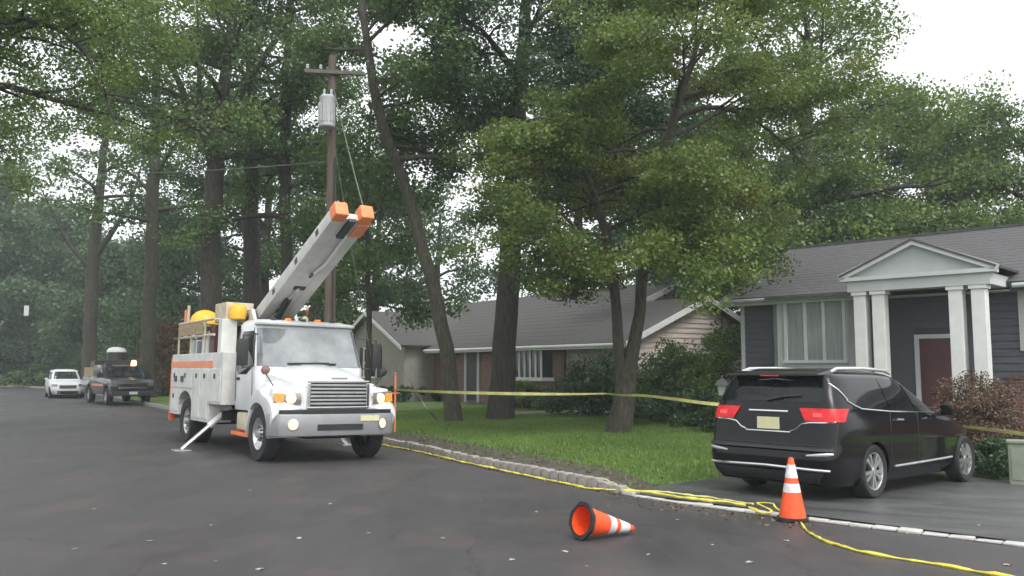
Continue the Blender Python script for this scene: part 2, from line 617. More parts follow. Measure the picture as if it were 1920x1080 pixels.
def lawn_z(x, y, s):
    z = 0.045 + 0.008 * min(s, 10) + 0.02 * math.sin(x * 0.9) * math.cos(y * 0.7)
    z = -0.01 + (z + 0.01) * smooth01(s / 0.8)
    u, v = dcoord(x, y)
    k = smooth01((u + 1.3) / 1.15) * (1 - smooth01((v - 6.8) / 3.0)) * (1 if u < 14 else 0)
    return z * (1 - k) + (drive_z(v) - 0.035) * k


def gz(x, y):
    s = side(x, y)
    if s < 0:
        return road_z(s)
    u, v = dcoord(x, y)
    if u > 0 and 0 <= v < 6.6:
        return drive_z(v)
    return lawn_z(x, y, s)

# ------------------------------------------------------------------ ground, road, lawn, kerb, driveway
def strip(name, m, ls, ss, zf, kind='structure', parent=None):
    rows = []
    for l in ls:
        p, a, r = kpos(l)
        rows.append([(p[0] + r[0] * s, p[1] + r[1] * s, zf(p[0] + r[0] * s, p[1] + r[1] * s, s)) for s in ss])
    o = MB().grid(rows).build(name, m, parent, smooth=True)
    if kind and parent is None:
        tag(o, kind=kind)
    return o


LEND = KLEN[-1] - 1.0
# everything to the horizon
g = MB().grid([[(x, y, -0.16) for x in (-900, -300, -120, -40, 0, 40, 120, 300, 900)] for y in (-300, -60, 0, 40, 80, 140, 300, 900)])
tag(g.build('ground', 'far_grass'), kind='structure')
ls_road = list(np.arange(0.5, LEND, 0.9))
strip('road', 'asphalt', ls_road, [-16, -11, -8, -6.5, -5.5, -5, -4, -3, -2, -1, -0.4, 0.02], lambda x, y, s: road_z(s))
ls_lawn = [0.5] + list(np.arange(1.0, 60, 0.45)) + list(np.arange(60, LEND, 2.0))
strip('lawn', 'grass_ground', ls_lawn, [0.10, 0.3, 0.55, 0.8, 1.2, 1.7, 2.3, 3, 4, 5, 6, 7.5, 9, 11, 14, 18, 23], lambda x, y, s: lawn_z(x, y, s))

# driveway sheet in front of the blue-grey house
rows = []
for v in np.linspace(0.05, 6.6, 14):
    row = []
    for u in np.linspace(-0.15 - 0.10 * v * 0, 11.0, 16):
        p = DK + DU * u + DV * v
        row.append((p[0], p[1], drive_z(v)))
    rows.append(row)
# lip of the driveway follows the kerb line
o = MB().grid(rows).build('driveway', 'driveway', smooth=True)
tag(o, kind='structure')
# apron between kerb line and driveway sheet
rows = []
LDK = float(KLEN[int(((KPATH - DK) ** 2).sum(1).argmin())])
for l in np.arange(1.0, LDK + 0.01, 0.35):
    p, a, r = kpos(l)
    q = p + r * 0.1
    u, v = dcoord(*q)
    e = DK + DU * u + DV * max(0.25, v + 0.2)
    rows.append([(q[0], q[1], -0.085), (e[0], e[1], drive_z(0.3) - 0.004)])
tag(MB().grid(rows).build('driveway_apron', 'driveway'), kind='structure')
# planting bed between driveway and house
rows = []
for v in np.linspace(6.55, 11.4, 8):
    rows.append([(*(DK + DU * u + DV * v), drive_z(6.6) + 0.12 * smooth01((v - 6.5) / 1.2) + 0.02) for u in np.linspace(0.3, 13, 14)])
tag(MB().grid(rows).build('planting_bed', 'soil', smooth=True), kind='structure')
# grey path in front of the brick house
c = [at(955, 777, 30.0), at(1150, 771, 31.2), at(1150, 786, 28.6), at(950, 787, 28.4)]
pm = MB()
cz = [lawn_z(p.x, p.y, side(p.x, p.y)) + 0.035 for p in c]
pm.hexa([(p.x, p.y, z - 0.1) for p, z in zip(c, cz)] + [(p.x, p.y, z) for p, z in zip(c, cz)])
tag(pm.build('path', 'path_concrete'), kind='structure')
# bare soil verge behind the kerb
vr = strip('verge', 'soil', list(np.arange(LDK - 0.2, LDK + 13.5, 0.4)), [0.12, 0.35, 0.7, 1.05],
           lambda x, y, s: lawn_z(x, y, s) + 0.010)

# stone kerb: each block a piece of its own
rnd = random.Random(4)
kerb = tag(bpy.data.objects.new('kerb', None), kind='structure')
COL.objects.link(kerb)


def stone_mesh(seed, L, W, H):
    r = random.Random(seed)
    m = MB().box(-L / 2, L / 2, -W / 2, W / 2, 0, H)
    m.v = [(x + r.uniform(-.008, .008), y + r.uniform(-.008, .008), z + (r.uniform(-.012, .012) if z > 0 else 0)) for x, y, z in m.v]
    return m.mesh('stone', smooth=True, bevel=0.016, seg=2)


up_meshes = [stone_mesh(i, 0.235, 0.135, 0.26) for i in range(7)]
flat_meshes = [stone_mesh(20 + i, 0.24, 0.135, 0.20) for i in range(6)]
for me in up_meshes:
    me.materials.append(MATS['granite'])
for me in flat_meshes:
    me.materials.append(MATS['granite_pale'])
l = 2.0
nst = 0
KERB_FAR = None
while nst < 235:
    p, a, r = kpos(l)
    upk = smooth01((l - (LDK - 0.35)) / 1.0)
    me = rnd.choice(up_meshes if upk > 0.3 else flat_meshes)
    o = bpy.data.objects.new('stone', me)
    COL.objects.link(o)
    o.parent = kerb
    top = -0.075 + 0.125 * upk + rnd.uniform(-0.009, 0.009)
    H = 0.26 if upk > 0.3 else 0.20
    o.location = (p[0] + r[0] * 0.05, p[1] + r[1] * 0.05, top - H)
    o.rotation_euler = (rnd.uniform(-.03, .03), rnd.uniform(-.02, .02), math.atan2(a[1], a[0]) + rnd.uniform(-.05, .05))
    l += 0.252
    nst += 1
LFAR = l
strip('kerb_run', 'granite', list(np.arange(LFAR, LEND, 1.0)), [-0.02, 0.0, 0.12, 0.14],
      lambda x, y, s: (-0.12 if s in (-0.02, 0.14) else 0.045), parent=kerb)
strip('mortar_bed', 'mortar', list(np.arange(1.9, LFAR, 0.5)), [-0.03, 0.14], lambda x, y, s: -0.092 if s < 0 else -0.088, parent=kerb)

# ------------------------------------------------------------------ house helpers
def siding(wall, m, spans, z0, z1, y, expo=0.17, axis='x', xfix=0.0, clip=None):
    """lap boards, one object each. spans: list of (x0, x1, zlo, zhi) openings to leave free"""
    z = z0
    x0, x1, openings = spans
    while z < z1 - 0.03:
        h = min(expo, z1 - z)
        a, b = x0, x1
        if clip:
            a, b = clip(z + h)
        segs = [(a, b)]
        for (oa, ob, oz0, oz1) in openings:
            if z + h > oz0 + 0.02 and z < oz1 - 0.02:
                ns = []
                for s in segs:
                    if ob <= s[0] or oa >= s[1]:
                        ns.append(s)
                    else:
                        if oa > s[0] + 0.02:
                            ns.append((s[0], oa))
                        if ob < s[1] - 0.02:
                            ns.append((ob, s[1]))
                segs = ns
        for (p, q) in segs:
            if q - p < 0.03:
                continue
            mb = MB()
            if axis == 'x':      # board runs along x, faces -y
                mb.hexa([(p, y - 0.032, z), (q, y - 0.032, z), (q, y, z), (p, y, z),
                         (p, y - 0.006, z + h), (q, y - 0.006, z + h), (q, y, z + h), (p, y, z + h)])
            else:                # board runs along y, faces +x
                mb.hexa([(xfix + 0.045, p, z), (xfix + 0.045, q, z), (xfix, q, z), (xfix, p, z),
                         (xfix + 0.006, p, z + h), (xfix + 0.006, q, z + h), (xfix, q, z + h), (xfix, p, z + h)])
            mb.build('siding_board', m, wall)
        z += expo


def window(parent, x0, x1, z0, z1, y, npanes, glass='house_glass', frame='white_trim', rows=1, fw=0.06, name='window', depth=0.06):
    """framed window facing -y"""
    mb = MB()
    mb.box(x0 - fw, x1 + fw, y - depth, y + 0.02, z1, z1 + fw)
    mb.box(x0 - fw, x0, y - depth, y + 0.02, z0, z1)
    mb.box(x1, x1 + fw, y - depth, y + 0.02, z0, z1)
    fr = mb.build(name, frame, parent)
    MB().box(x0 - fw - 0.03, x1 + fw + 0.03, y - depth - 0.05, y + 0.02, z0 - fw, z0 - 0.001).build('sill', frame, fr)
    w = (x1 - x0) / npanes
    for i in range(npanes):
        for j in range(rows):
            a = x0 + i * w + (0 if i == 0 else fw * 0.5)
            b = x0 + (i + 1) * w - (0 if i == npanes - 1 else fw * 0.5)
            hz = (z1 - z0) / rows
            za = z0 + j * hz + (0 if j == 0 else fw * 0.35)
            zb = z0 + (j + 1) * hz - (0 if j == rows - 1 else fw * 0.35)
            MB().box(a + .001, b - .001, y - 0.012, y + 0.01, za + .001, zb - .001).build('pane', glass, fr)
    for i in range(1, npanes):
        c = x0 + i * w
        MB().box(c - fw * 0.5, c + fw * 0.5, y - depth + 0.012, y + 0.018, z0, z1).build('mullion', frame, fr)
    for j in range(1, rows):
        c = z0 + j * (z1 - z0) / rows
        MB().box(x0, x1, y - depth + 0.018, y + 0.016, c - fw * 0.35, c + fw * 0.35).build('glazing_bar', frame, fr)
    return fr


def slab(parent, name, m, p, th=0.12, bevel=0.0):
    """roof plane through 4 points with thickness"""
    a, b, c, d = [Vector(q) for q in p]
    n = (b - a).cross(d - a).normalized()
    if n.z < 0:
        n = -n
    lo = [q - n * th for q in (a, b, c, d)]
    return MB().hexa(lo + [a, b, c, d]).build(name, m, parent, bevel=bevel)

# ------------------------------------------------------------------ blue-grey house with the columned portico
H1 = thing('portico_house', 'blue-grey sided house with white columned portico and grey gable roof behind the minivan', 'house',
           (7.25, 23.36, 0.0), math.atan2(-0.694, 0.72))
XL, XR, DEP = -1.07, 12.5, 8.0
EZ, RZ = 3.66, 5.35
wall = MB().box(XL + .03, XR, 0.0, DEP, -0.3, EZ).build('wall', 'wall_core', H1)
mb = MB().prism([(0.0, EZ), (DEP, EZ), (DEP / 2, RZ - 0.16)], XL + 0.03, XL + 0.2, 'x')
mb.prism([(0.0, EZ), (DEP, EZ), (DEP / 2, RZ - 0.16)], XR - 0.2, XR - 0.03, 'x')
mb.build('gable_end', 'siding_blue', H1)
opens = [(-0.12, 2.26, 1.80, 4.0), (3.62, 4.75, -1, 2.52), (6.02, 9.2, 2.02, 3.5), (5.62, 13, -1, 1.42)]
siding(wall, 'siding_blue', (XL + 0.12, XR, opens), 0.06, EZ - 0.02, -0.001)
MB().box(XL, XL + 0.115, -0.034, 0.09, -0.1, EZ - .01).build('corner_board', 'siding_trim', H1)
MB().box(5.62, XR + .02, -0.09, -0.002, -0.3, 1.42).build('brick_base', 'brick_red', H1)
MB().box(5.60, XR + .03, -0.12, -0.003, 1.42, 1.475).build('brick_cap', 'brick_red', H1)
# roof
OV = 0.5
slope = (RZ - EZ) / (DEP / 2)
ye = -OV
ze = EZ - slope * OV + 0.13
xl, xr = XL - 0.35, XR + 0.4
roof = slab(H1, 'roof', 'shingle', [(xl, ye, ze), (xr, ye, ze), (xr, DEP / 2, RZ + 0.13), (xl, DEP / 2, RZ + 0.13)], 0.1)
slab(roof, 'back_slope', 'shingle', [(xl, DEP + OV, ze), (xl, DEP / 2 + .002, RZ + 0.13), (xr, DEP / 2 + .002, RZ + 0.13), (xr, DEP + OV, ze)], 0.1)
MB().box(xl, xr, DEP / 2 - .12, DEP / 2 + .12, RZ + 0.10, RZ + 0.165).build('ridge_cap', 'shingle', roof)
# shingle courses: thin proud lines across the front slope
for i in range(1, 19):
    t = i / 19
    y = ye + (DEP / 2 - ye) * t
    z = ze + (RZ + 0.13 - ze) * t
    MB().box(xl + .01, xr - .01, y - 0.006, y + 0.17, z - 0.012, z + 0.005,
             Matrix.Translation((0, y, z)) @ Matrix.Rotation(math.atan(slope), 4, 'X') @ Matrix.Translation((0, -y, -z))).build('shingle_course', 'shingle', roof)
MB().box(xl, 2.60, ye - 0.02, ye + 0.06, ze - 0.22, ze - 0.03).build('fascia', 'siding_panel', H1)
MB().box(5.83, xr, ye - 0.02, ye + 0.06, ze - 0.22, ze - 0.03).build('fascia', 'dark_steel', H1)
MB().box(xl + .02, xr - .02, ye + 0.06, 0.0, ze - 0.20, ze - 0.17).build('soffit', 'siding_trim', H1)
# gutter
MB().tube([(xl + 0.05, ye - 0.07, ze - 0.10), (2.55, ye - 0.07, ze - 0.10)], 0.055, 8).build('gutter', 'siding_panel', H1, smooth=True)
MB().tube([(5.9, ye - 0.07, ze - 0.10), (xr, ye - 0.07, ze - 0.10)], 0.055, 8).build('gutter', 'siding_panel', H1, smooth=True)
# rake board
for (ya, yb, za, zb) in ((ye, DEP / 2, ze, RZ + 0.13), (DEP + OV, DEP / 2, ze, RZ + .13)):
    MB().hexa([(xl - .03, ya, za - .24), (xl - .002, ya, za - .24), (xl - .002, yb, zb - .24), (xl - .03, yb, zb - .24),
               (xl - .03, ya, za - .01), (xl - .002, ya, za - .01), (xl - .002, yb, zb - .01), (xl - .03, yb, zb - .01)]).build('rake_board', 'siding_trim', H1)
# bay window: angled side panel, three lights
by = -0.42
bz0, bz1 = 1.86, 3.36
bay = MB().prism([(-0.10, 0.0), (0.22, by), (2.12, by), (2.24, 0.0)], bz0 - 0.22, 3.50, 'z').build('bay', 'siding_panel', H1)
window(H1, 0.52, 2.02, bz0, bz1, by - 0.004, 3, glass='curtain', frame='siding_trim', fw=0.08)
MB().prism([(-0.16, 0.0), (0.18, by - .06), (2.16, by - .06), (2.30, 0.0)], bz0 - 0.30, bz0 - 0.215, 'z').build('bay_sill', 'siding_trim', H1)
MB().prism([(-0.4, -0.02), (0.02, by - .28), (2.32, by - .28), (2.5, -0.02)], 3.47, 3.53, 'z').build('bay_roof', 'shingle', H1)
# portico
py = -1.5
bl, br_ = 2.68, 5.76
for x in (2.93, 3.36, 5.03, 5.49):
    col = MB().prism([(x - .14, py - .14), (x + .14, py - .14), (x + .14, py + .14), (x - .14, py + .14)], 0.30, 3.44, 'z').build('column', 'white_trim', H1, bevel=0.012)
    MB().box(x - .18, x + .18, py - .18, py + .18, 0.18, 0.32).build('column_base', 'white_trim', col, bevel=0.01)
    MB().box(x - .18, x + .18, py - .18, py + .18, 3.36, 3.452).build('column_cap', 'white_trim', col, bevel=0.01)
MB().box(bl, br_, py - .2, py + .2, 3.45, 3.70).build('beam', 'siding_trim', H1)
for x in (bl, br_ - 0.4):
    MB().box(x, x + .4, py + .2, -.002, 3.452, 3.698).build('side_beam', 'siding_trim', H1)
MB().box(bl - .12, br_ + .12, py - .30, py + .02, 3.70, 3.79).build('cornice', 'siding_trim', H1)
cx = (bl + br_) / 2
ap = 4.50
MB().prism([(bl, 3.79), (br_, 3.79), (cx, ap - 0.06)], py - .14, py - .05, 'y').build('pediment', 'siding_panel', H1)
for s in (-1, 1):
    x0 = cx + s * ((br_ - bl) / 2 + 0.16)
    nv = Vector((s * (ap - 3.79), 0, abs(x0 - cx))).normalized()
    a0, a1 = Vector((x0, 0, 3.80)), Vector((cx, 0, ap + 0.02))
    pts = []
    for (q, off) in ((a0, -0.09), (a1, -0.09), (a1, 0.06), (a0, 0.06)):
        w = q + nv * off
        if q is a1:
            w.x = cx + s * 0.001
        pts.append((w.x, w.z))
    MB().prism(pts, py - .30, py - .13, 'y').build('raking_cornice', 'siding_trim', H1)
    # little roof behind the pediment
    r0, r1 = Vector((x0, 0, 3.84)), Vector((cx, 0, ap + 0.08))
    slab(H1, 'portico_roof', 'shingle', [(r0.x, py - .32, r0.z), (r1.x, py - .32, r1.z), (r1.x, 1.6, r1.z), (r0.x, 1.6, r0.z)], 0.05)
MB().box(bl + .1, br_ - .1, py - .1, -.003, 3.55, 3.60).build('porch_ceiling', 'siding_panel', H1)
MB().box(bl - .2, br_ + .3, py - .45, 0.0, -0.3, 0.18).build('porch_step', 'path_concrete', H1, bevel=0.015)
# door
MB().box(3.70, 4.66, -0.02, 0.05, 0.28, 2.36).build('door', 'door_maroon', H1)
for (a, b, z0, z1) in ((3.82, 4.13, 0.45, 1.15), (4.23, 4.54, 0.45, 1.15), (3.82, 4.13, 1.3, 2.2), (4.23, 4.54, 1.3, 2.2)):
    MB().box(a, b, -0.035, -0.021, z0, z1).build('door_panel', 'door_maroon', H1, bevel=0.008)
MB().tube([(4.58, -0.03, 1.25), (4.58, -0.09, 1.25)], 0.03, 8).build('door_handle', 'steel', H1)
mb = MB().box(3.60, 3.70, -0.07, 0.03, 0.18, 2.36).box(4.66, 4.76, -0.07, 0.03, 0.18, 2.36).box(3.60, 4.76, -0.072, 0.03, 2.36, 2.46)
mb.build('door_frame', 'siding_trim', H1)
# upstairs window right of the portico with pale shutter
window(H1, 6.35, 8.7, 2.12, 3.34, -0.05, 2, glass='blind', frame='white_trim', fw=0.07)
sh = MB().box(5.88, 6.24, -0.085, -0.03, 2.04, 3.42).build('shutter', 'siding_trim', H1)
for k in range(16):
    z = 2.12 + k * 0.079
    MB().box(5.93, 6.19, -0.10, -0.088, z, z + 0.045).build('slat', 'siding_trim', sh)

# ------------------------------------------------------------------ brick house behind the lawn trees
H2 = thing('brick_house', 'low brick house with grey roof and pink sided gable end seen behind the lawn trees', 'house',
           (2.0, 33.0, 0.0), math.atan2(-0.807, 0.59))
W2, D2, E2, R2 = -16.8, 12.6, 2.72, 5.35
w2 = MB().box(W2, -0.03, 0.0, D2, -0.2, E2).build('wall', 'brick_brown', H2)
# gable end facing the camera: beige lower wall, pink boards above
MB().box(-0.028, 0.0, 0.02, D2 - .02, -0.2, 2.45).build('side_wall', 'stucco_beige', H2)
ge = MB().prism([(0.0, 2.45), (D2, 2.45), (D2, E2), (D2 / 2, R2 - 0.1), (0.0, E2)], -0.028, -0.002, 'x').build('gable_end', 'siding_pink', H2)


def gclip(z):
    if z <= E2:
        return 0.03, D2 - 0.03
    t = (z - E2) / (R2 - 0.1 - E2)
    return D2 / 2 * t + 0.03, D2 - D2 / 2 * t - 0.03


siding(ge, 'siding_pink', (0, D2, []), 1.2, R2 - 0.2, 0, expo=0.19, axis='y', xfix=0.0, clip=gclip)
sl2 = (R2 - E2) / (D2 / 2)
ye, ze = -0.7, E2 - sl2 * 0.7 + 0.12
rf2 = slab(H2, 'roof', 'shingle_brown', [(W2 - .4, ye, ze), (0.45, ye, ze), (0.45, D2 / 2, R2 + .12), (W2 - .4, D2 / 2, R2 + .12)], 0.1)
slab(rf2, 'back_slope', 'shingle_brown', [(W2 - .4, D2 + .7, ze), (0.45, D2 + .7, ze), (0.45, D2 / 2 + .003, R2 + .12), (W2 - .4, D2 / 2 + .003, R2 + .12)], 0.1)
for i in range(1, 15):
    t = i / 15
    y = ye + (D2 / 2 - ye) * t
    z = ze + (R2 + .12 - ze) * t
    MB().box(W2 - .38, 0.43, y - 0.006, y + 0.34, z - 0.012, z + 0.006,
             Matrix.Translation((0, y, z)) @ Matrix.Rotation(math.atan(sl2), 4, 'X') @ Matrix.Translation((0, -y, -z))).build('shingle_course', 'shingle_brown', rf2)
for (ya, yb, za, zb) in ((3.7, D2 / 2, ze + (R2 + .12 - ze) * 4.4 / (D2 / 2 + .7), R2 + .12), (D2 + .7, D2 / 2, ze, R2 + .12)):
    MB().hexa([(.452, ya, za - .24), (.485, ya, za - .24), (.485, yb, zb - .24), (.452, yb, zb - .24),
               (.452, ya, za + .02), (.485, ya, za + .02), (.485, yb, zb + .02), (.452, yb, zb + .02)]).build('rake_board', 'white_trim', H2)
MB().box(-9.3, 4.1, ye - .03, ye + .03, ze - .2, ze - .02).build('fascia', 'white_trim', H2)
MB().tube([(-9.3, ye - .08, ze - .09), (4.1, ye - .08, ze - .09)], 0.06, 8).build('gutter', 'white_trim', H2, smooth=True)
MB().box(0.03, 0.16, -0.02, 0.10, 0.0, 2.4).build('downspout', 'white_trim', H2, bevel=.01)
MB().box(-.03, 0.16, -0.12, 0.0, -0.1, 2.5).build('corner_pier', 'brick_red', H2)
# garage wing: beige front wall, pink boarded gable towards the blue-grey house
WX, WD = 3.75, 7.2
WR_ = E2 + sl2 * WD / 2
MB().box(-.02, WX - .03, 0.06, WD, -.2, E2 - .02).build('wing_front', 'stucco_beige', H2)
wg = MB().prism([(0.06, -.2), (WD, -.2), (WD, E2), (WD / 2, WR_ - .1), (0.06, E2)], WX - .03, WX - .002, 'x').build('garage_gable', 'siding_pink', H2)


def wclip(z):
    if z <= E2:
        return 0.08, WD - 0.03
    t = (z - E2) / (WR_ - 0.1 - E2)
    return WD / 2 * t + 0.08, WD - WD / 2 * t - 0.03


siding(wg, 'siding_pink', (0, WD, []), 0.1, WR_ - 0.18, 0, expo=0.19, axis='y', xfix=WX, clip=wclip)
yw, zw = ye, ze
wr = slab(H2, 'garage_roof', 'shingle_brown', [(0.451, yw, zw), (WX + .4, yw, zw), (WX + .4, WD / 2, WR_ + .12), (0.451, WD / 2, WR_ + .12)], .1)
slab(wr, 'back_slope', 'shingle_brown', [(0.451, WD + .7, zw), (WX + .4, WD + .7, zw), (WX + .4, WD / 2 + .003, WR_ + .12), (0.451, WD / 2 + .003, WR_ + .12)], .1)
for (ya, yb, za, zb) in ((yw, WD / 2, zw, WR_ + .12), (WD + .7, WD / 2, zw, WR_ + .12)):
    MB().hexa([(WX + .402, ya, za - .2), (WX + .435, ya, za - .2), (WX + .435, yb, zb - .2), (WX + .402, yb, zb - .2),
               (WX + .402, ya, za + .02), (WX + .435, ya, za + .02), (WX + .435, yb, zb + .02), (WX + .402, yb, zb + .02)]).build('rake_board', 'white_trim', H2)
# bow window of five lights
MB().prism([(-3.3, 0.0), (-2.9, -.32), (-1.0, -.32), (-.6, 0.0)], 1.15, 1.29, 'z').build('bow_sill', 'white_trim', H2)
MB().prism([(-3.2, 0.0), (-2.85, -.26), (-1.05, -.26), (-.7, 0.0)], 1.29, 2.5, 'z').build('bow_front', 'house_glass', H2)
for k in range(6):
    x = -2.85 + k * 0.36
    MB().box(x - .05, x + .05, -.30, -.262, 1.29, 2.5).build('mullion', 'white_trim', H2)
MB().box(-2.9, -1.0, -.30, -.262, 2.42, 2.5).build('bow_head', 'white_trim', H2)
# front door with white surround
MB().box(-6.75, -5.95, -.03, .02, 0.25, 2.3).build('door', 'door_dark', H2)
MB().box(-6.95, -6.77, -.07, .02, 0.1, 2.42).build('door_jamb', 'siding_panel', H2)
MB().box(-5.93, -5.75, -.07, .02, 0.1, 2.42).build('door_jamb', 'siding_panel', H2)
MB().box(-7.2, -5.5, -1.2, -.001, -0.1, 0.16).build('door_step', 'path_concrete', H2)
# projecting cross gable with shuttered window
gx0, gx1, gy = -16.4, -9.7, -1.6
MB().box(gx0, gx1, gy, -.002, -0.2, 2.8).build('wing_wall', 'gable_beige', H2)
gm = (gx0 + gx1) / 2
MB().prism([(gx0, 2.8), (gx1, 2.8), (gm, 4.35)], gy, gy + .2, 'y').build('wing_gable', 'gable_beige', H2)
for s in (-1, 1):
    x0 = gm + s * 3.75
    slab(H2, 'wing_roof', 'shingle_brown', [(x0, gy - .4, 2.72), (gm, gy - .4, 4.5), (gm, 4.6, 4.5), (x0, 4.6, 2.72)], 0.1)
    MB().prism([(x0, 2.50), (gm, 4.28), (gm, 4.46), (x0, 2.68)], gy - .44, gy - .402, 'y').build('rake_board', 'white_trim', H2)
window(H2, -13.75, -12.45, 1.25, 2.6, gy - .01, 2, glass='house_glass', rows=2, fw=0.09)
for x in (-14.25, -12.32):
    MB().box(x, x + .38, gy - .06, gy - .001, 1.2, 2.68).build('shutter', 'shutter_dark', H2)

# brown house further down the street
H3 = thing('brown_house', 'small brown house half hidden by trees beyond the dark pickup', 'house', (-15.0, 62.0, 0), R(-58))
MB().box(-5, 5, 0, 7, -.3, 3.0).build('wall', 'far_wall', H3)
for s, nm in ((0, 'roof'), (1, 'roof')):
    ya = -.5 if s == 0 else 7.5
    slab(H3, nm, 'far_roof', [(-5.4, ya, 2.9), (5.4, ya, 2.9), (5.4, 3.5, 5.0), (-5.4, 3.5, 5.0)], .12)
MB().prism([(0.0, 3.0), (7.0, 3.0), (3.5, 4.85)], 4.7, 4.98, 'x').build('gable_end', 'far_wall', H3)
window(H3, -3.4, -1.6, 1.0, 2.3, -.01, 2, fw=.1)
window(H3, 1.6, 3.4, 1.0, 2.3, -.01, 2, fw=.1)
MB().box(-.5, .5, -.04, 0.0, 0.1, 2.2).build('door', 'door_dark', H3)

# ------------------------------------------------------------------ vehicles
class Shell:
    """car body as stacked horizontal outlines; z: rear x, front x, half width"""

    def __init__(self, lv, xc, pr=9.0, pf=5.0, blur=3):
        lv = np.array(lv, float)
        self.z0, self.z1 = lv[0, 0], lv[-1, 0]
        zz = np.linspace(self.z0, self.z1, 200)
        k = np.ones(2 * blur + 1) / (2 * blur + 1)

        def sm(a):
            a = np.interp(zz, lv[:, 0], a)
            return np.convolve(np.pad(a, blur, mode='edge'), k, mode='valid')
        self.zz = zz
        self.xr, self.xf, self.hw = sm(lv[:, 1]), sm(lv[:, 2]), sm(lv[:, 3])
        self.xc, self.pr, self.pf = xc, pr, pf

    def q(self, z):
        return (np.interp(z, self.zz, self.xr), np.interp(z, self.zz, self.xf), np.interp(z, self.zz, self.hw))

    def y(self, x, z):
        xr, xf, hw = self.q(z)
        if x < self.xc:
            t, p = (self.xc - x) / max(self.xc - xr, 1e-6), self.pr
        else:
            t, p = (x - self.xc) / max(xf - self.xc, 1e-6), self.pf
        return hw * max(1 - min(t, 1.0) ** p, 0.0) ** (1 / p)

    def rear(self, y, z):
        xr, xf, hw = self.q(z)
        t = min(abs(y) / hw, 1.0)
        return self.xc - (self.xc - xr) * (1 - t ** self.pr) ** (1 / self.pr)

    def front(self, y, z):
        xr, xf, hw = self.q(z)
        t = min(abs(y) / hw, 1.0)
        return self.xc + (xf - self.xc) * (1 - t ** self.pf) ** (1 / self.pf)

    def body(self, nz=40, n=96):
        secs = []
        for z in np.linspace(self.z0, self.z1, nz):
            xr, xf, hw = self.q(z)
            s = []
            for k in range(n):
                w = 2 * math.pi * (k + 0.5) / n
                c, sn = math.cos(w), math.sin(w)
                p = self.pf if c > 0 else self.pr
                L = (xf - self.xc) if c > 0 else (self.xc - xr)
                s.append((self.xc + L * math.copysign(abs(c) ** (2 / p), c), hw * math.copysign(abs(sn) ** (2 / p), sn), z))
            secs.append(s)
        return MB().loft(secs)

    def side_patch(self, poly_lo, poly_hi, s, off=0.006, n=12, rows=7):
        """patch between lower and upper polylines [(x,z)..], on side s"""
        def ip(P, t):
            P = np.array(P)
            return np.array((np.interp(t, np.linspace(0, 1, len(P)), P[:, 0]), np.interp(t, np.linspace(0, 1, len(P)), P[:, 1])))
        g = []
        for j in range(rows):
            row = []
            for i in range(n):
                t = i / (n - 1)
                p = ip(poly_lo, t) * (1 - j / (rows - 1)) + ip(poly_hi, t) * j / (rows - 1)
                row.append((p[0], s * (self.y(p[0], p[1]) + off), p[1]))
            g.append(row)
        return MB().grid(g)

    def end_patch(self, ylo, yhi, z0, z1, fn, off, n=12, rows=7):
        """ylo/yhi: (a at z0, a at z1) pairs"""
        g = []
        for j in range(rows):
            t = j / (rows - 1)
            z = z0 + (z1 - z0) * t
            a, b = ylo[0] * (1 - t) + ylo[1] * t, yhi[0] * (1 - t) + yhi[1] * t
            g.append([(fn(a + (b - a) * i / (n - 1), z) + off, a + (b - a) * i / (n - 1), z) for i in range(n)])
        return MB().grid(g)


def cut_arches(o, arches):
    """cut wheel arches (x, z, r, y0, y1) out of a body mesh for good"""
    for (x, z, r, y0, y1) in arches:
        c = MB().tube([(x, y0, z), (x, y1, z)], r, 32)
        co = c.build('cutter', 'black_plastic')
        co.matrix_world = o.matrix_world
        co.parent = o.parent
        md = o.modifiers.new('b', 'BOOLEAN')
        md.object = co
        md.operation = 'DIFFERENCE'
        md.solver = 'EXACT'
        dg = bpy.context.evaluated_depsgraph_get()
        dg.update()
        me = bpy.data.meshes.new_from_object(o.evaluated_get(dg))
        o.modifiers.clear()
        old = o.data
        o.data = me
        bpy.data.meshes.remove(old)
        cm = co.data
        bpy.data.objects.remove(co)
        bpy.data.meshes.remove(cm)


def smooth_edges(o, ang=38):
    bm = bmesh.new()
    bm.from_mesh(o.data)
    for f in bm.faces:
        f.smooth = True
    for e in bm.edges:
        e.smooth = not (len(e.link_faces) == 2 and e.calc_face_angle(0) > R(ang))
    bm.to_mesh(o.data)
    bm.free()


